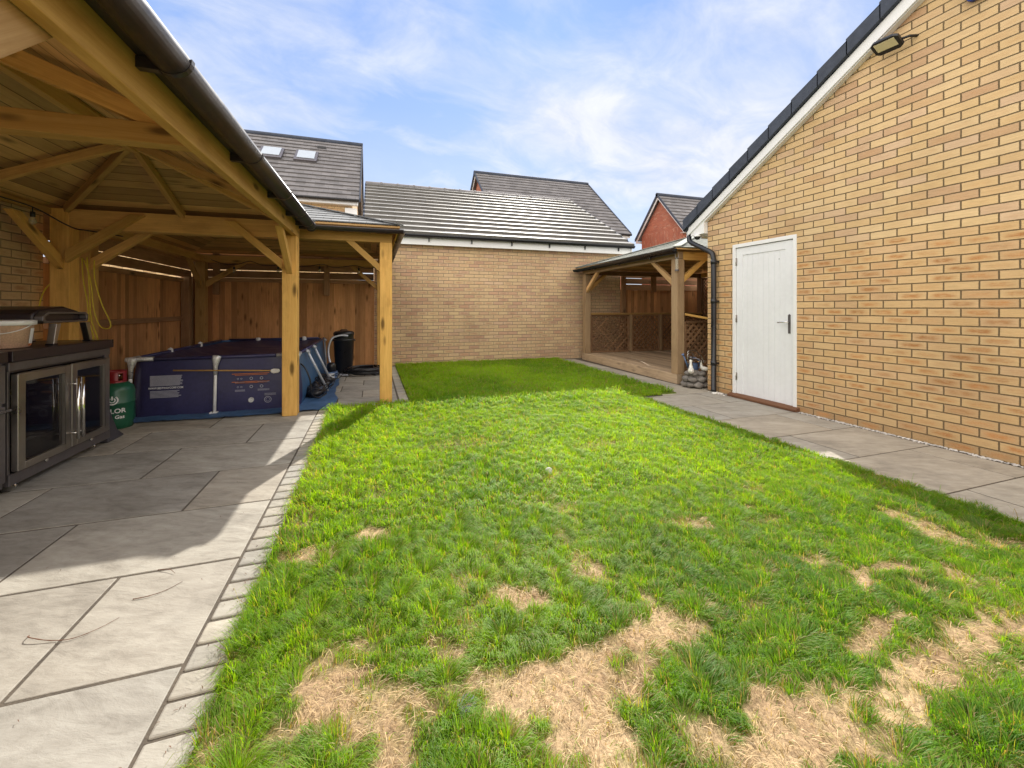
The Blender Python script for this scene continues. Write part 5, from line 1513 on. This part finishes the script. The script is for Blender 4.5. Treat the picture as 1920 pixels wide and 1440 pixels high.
mb = MB(); mb.lathe((fx, fy, 0), [(0, 2.005), (.03, 1.995), (.03, 1.98), (0, 1.98)], 16); mb.lathe((fx, fy, 0), [(0, 1.81), (.03, 1.81), (.034, 1.795), (.034, 1.785), (0, 1.785)], 16); mb.build('caps', 'steel_dark', bf)

# gravel strip at the wall foot
mb = MB(); rg = random.Random(8)
for i in range(620):
    y = rg.uniform(.6, 3.55); x = 4.672 - abs(rg.gauss(0, .017)); s = rg.uniform(.005, .011)
    mb.ell((x, y, s * .3), s * rg.uniform(.8, 1.5), s * rg.uniform(.8, 1.5), s * .7, 6, 4, .15, i)
for i in range(45):
    y = rg.uniform(4.45, 4.80); x = 4.60 + rg.uniform(-.03, .07); s = rg.uniform(.006, .016)
    mb.ell((x, y, s * .3), s * rg.uniform(.8, 1.6), s * rg.uniform(.8, 1.6), s * .7, 6, 4, .15, i)
o = mb.build('gravel', 'pebble', None, kind='stuff'); tag(o, 'white gravel scattered along the foot of the brick gable', 'gravel')
for i, (x, y, s, lab) in enumerate(((4.55, 4.66, .05, 'largest broken white stone at the foot of the downpipe'), (4.60, 4.52, .035, 'small broken grey stone between the downpipe and door sill'))):
    mb = MB(); mb.ell((x, y, .012), s, s * .6, .014, 10, 6, .2, 40 + i); o = mb.build('stone_chip', 'duck' if i == 0 else 'rock', None, origin=(x, y, 0)); tag(o, lab, 'stone', 'broken stones by the downpipe')

# small things on the ground
mb = MB(); mb.ell((1.205, 2.775, .030), .026, .026, .025, 16, 12, .04, 3); o = mb.build('ball', 'ball', None, origin=(1.205, 2.775, .02)); tag(o, 'small pale worn ball lying in the sunny grass', 'ball')
mb = MB(); mb.prism([(.27 + .03 * math.cos(k * .3927), 1.235 + .03 * math.sin(k * .3927), 0) for k in range(16)], (0, 0, .016)); o = mb.build('ground_cap', 'cap_grey', None, origin=(.27, 1.235, 0)); tag(o, 'grey round cap half hidden in the grass near the camera', 'cap')
for P, lab in (([(-1.19, 2.01, .003), (-1.175, 1.985, .012), (-1.10, 1.955, .005), (-1.03, 1.945, .003), (-.97, 1.975, .003), (-.93, 2.02, .002)], 'long crooked dead stem on the sunny patio slab'),
               ([(-.93, 2.33, .003), (-.88, 2.31, .008), (-.845, 2.275, .004)], 'short curved dead leaf by the shadow edge on the patio'),
               ([(-.935, 2.13, .002), (-.88, 2.13, .004), (-.83, 2.155, .002), (-.79, 2.20, .002)], 'thin dead stem nearest the sett edging')):
    mb = MB(); c = cr(P, 6); mb.tube(c, [.0017 * (1 - .7 * i / len(c)) * (1 + .35 * (i % 3 == 0)) for i in range(len(c))], 6); o = mb.build('twig', 'twig', None, origin=P[0]); tag(o, lab, 'twig', 'dead stems on the sunny patio')

mb = MB(); rg = random.Random(21)
for i in range(520):
    near = rg.random() < .7
    x = -.46 - abs(rg.gauss(0, .05)) if near else rg.uniform(-2.0, -.6)
    y = rg.uniform(.7, 5.3)
    if not near and rg.random() < .45: continue
    a = rg.uniform(0, 6.28); L = rg.uniform(.006, .022); wd = .0011
    p, d, q = V((x, y, .0055)), V((math.cos(a), math.sin(a), 0)), V((-math.sin(a), math.cos(a), 0))
    mb.face([p - q * wd, p + q * wd, p + d * L * .5 + V((0, 0, .003)) + q * wd, p + d * L * .5 + V((0, 0, .003)) - q * wd], d)
    e = p + d * L * .5 + V((0, 0, .003))
    mb.face([e - q * wd, e + q * wd, p + d * L + q * .3], d) if False else mb.face([e - q * wd, e + q * wd, p + d * L], d)
o = mb.build('clippings', 'twig', None, kind='stuff'); tag(o, 'tiny dry clippings scattered on the setts and patio slabs', 'clippings')
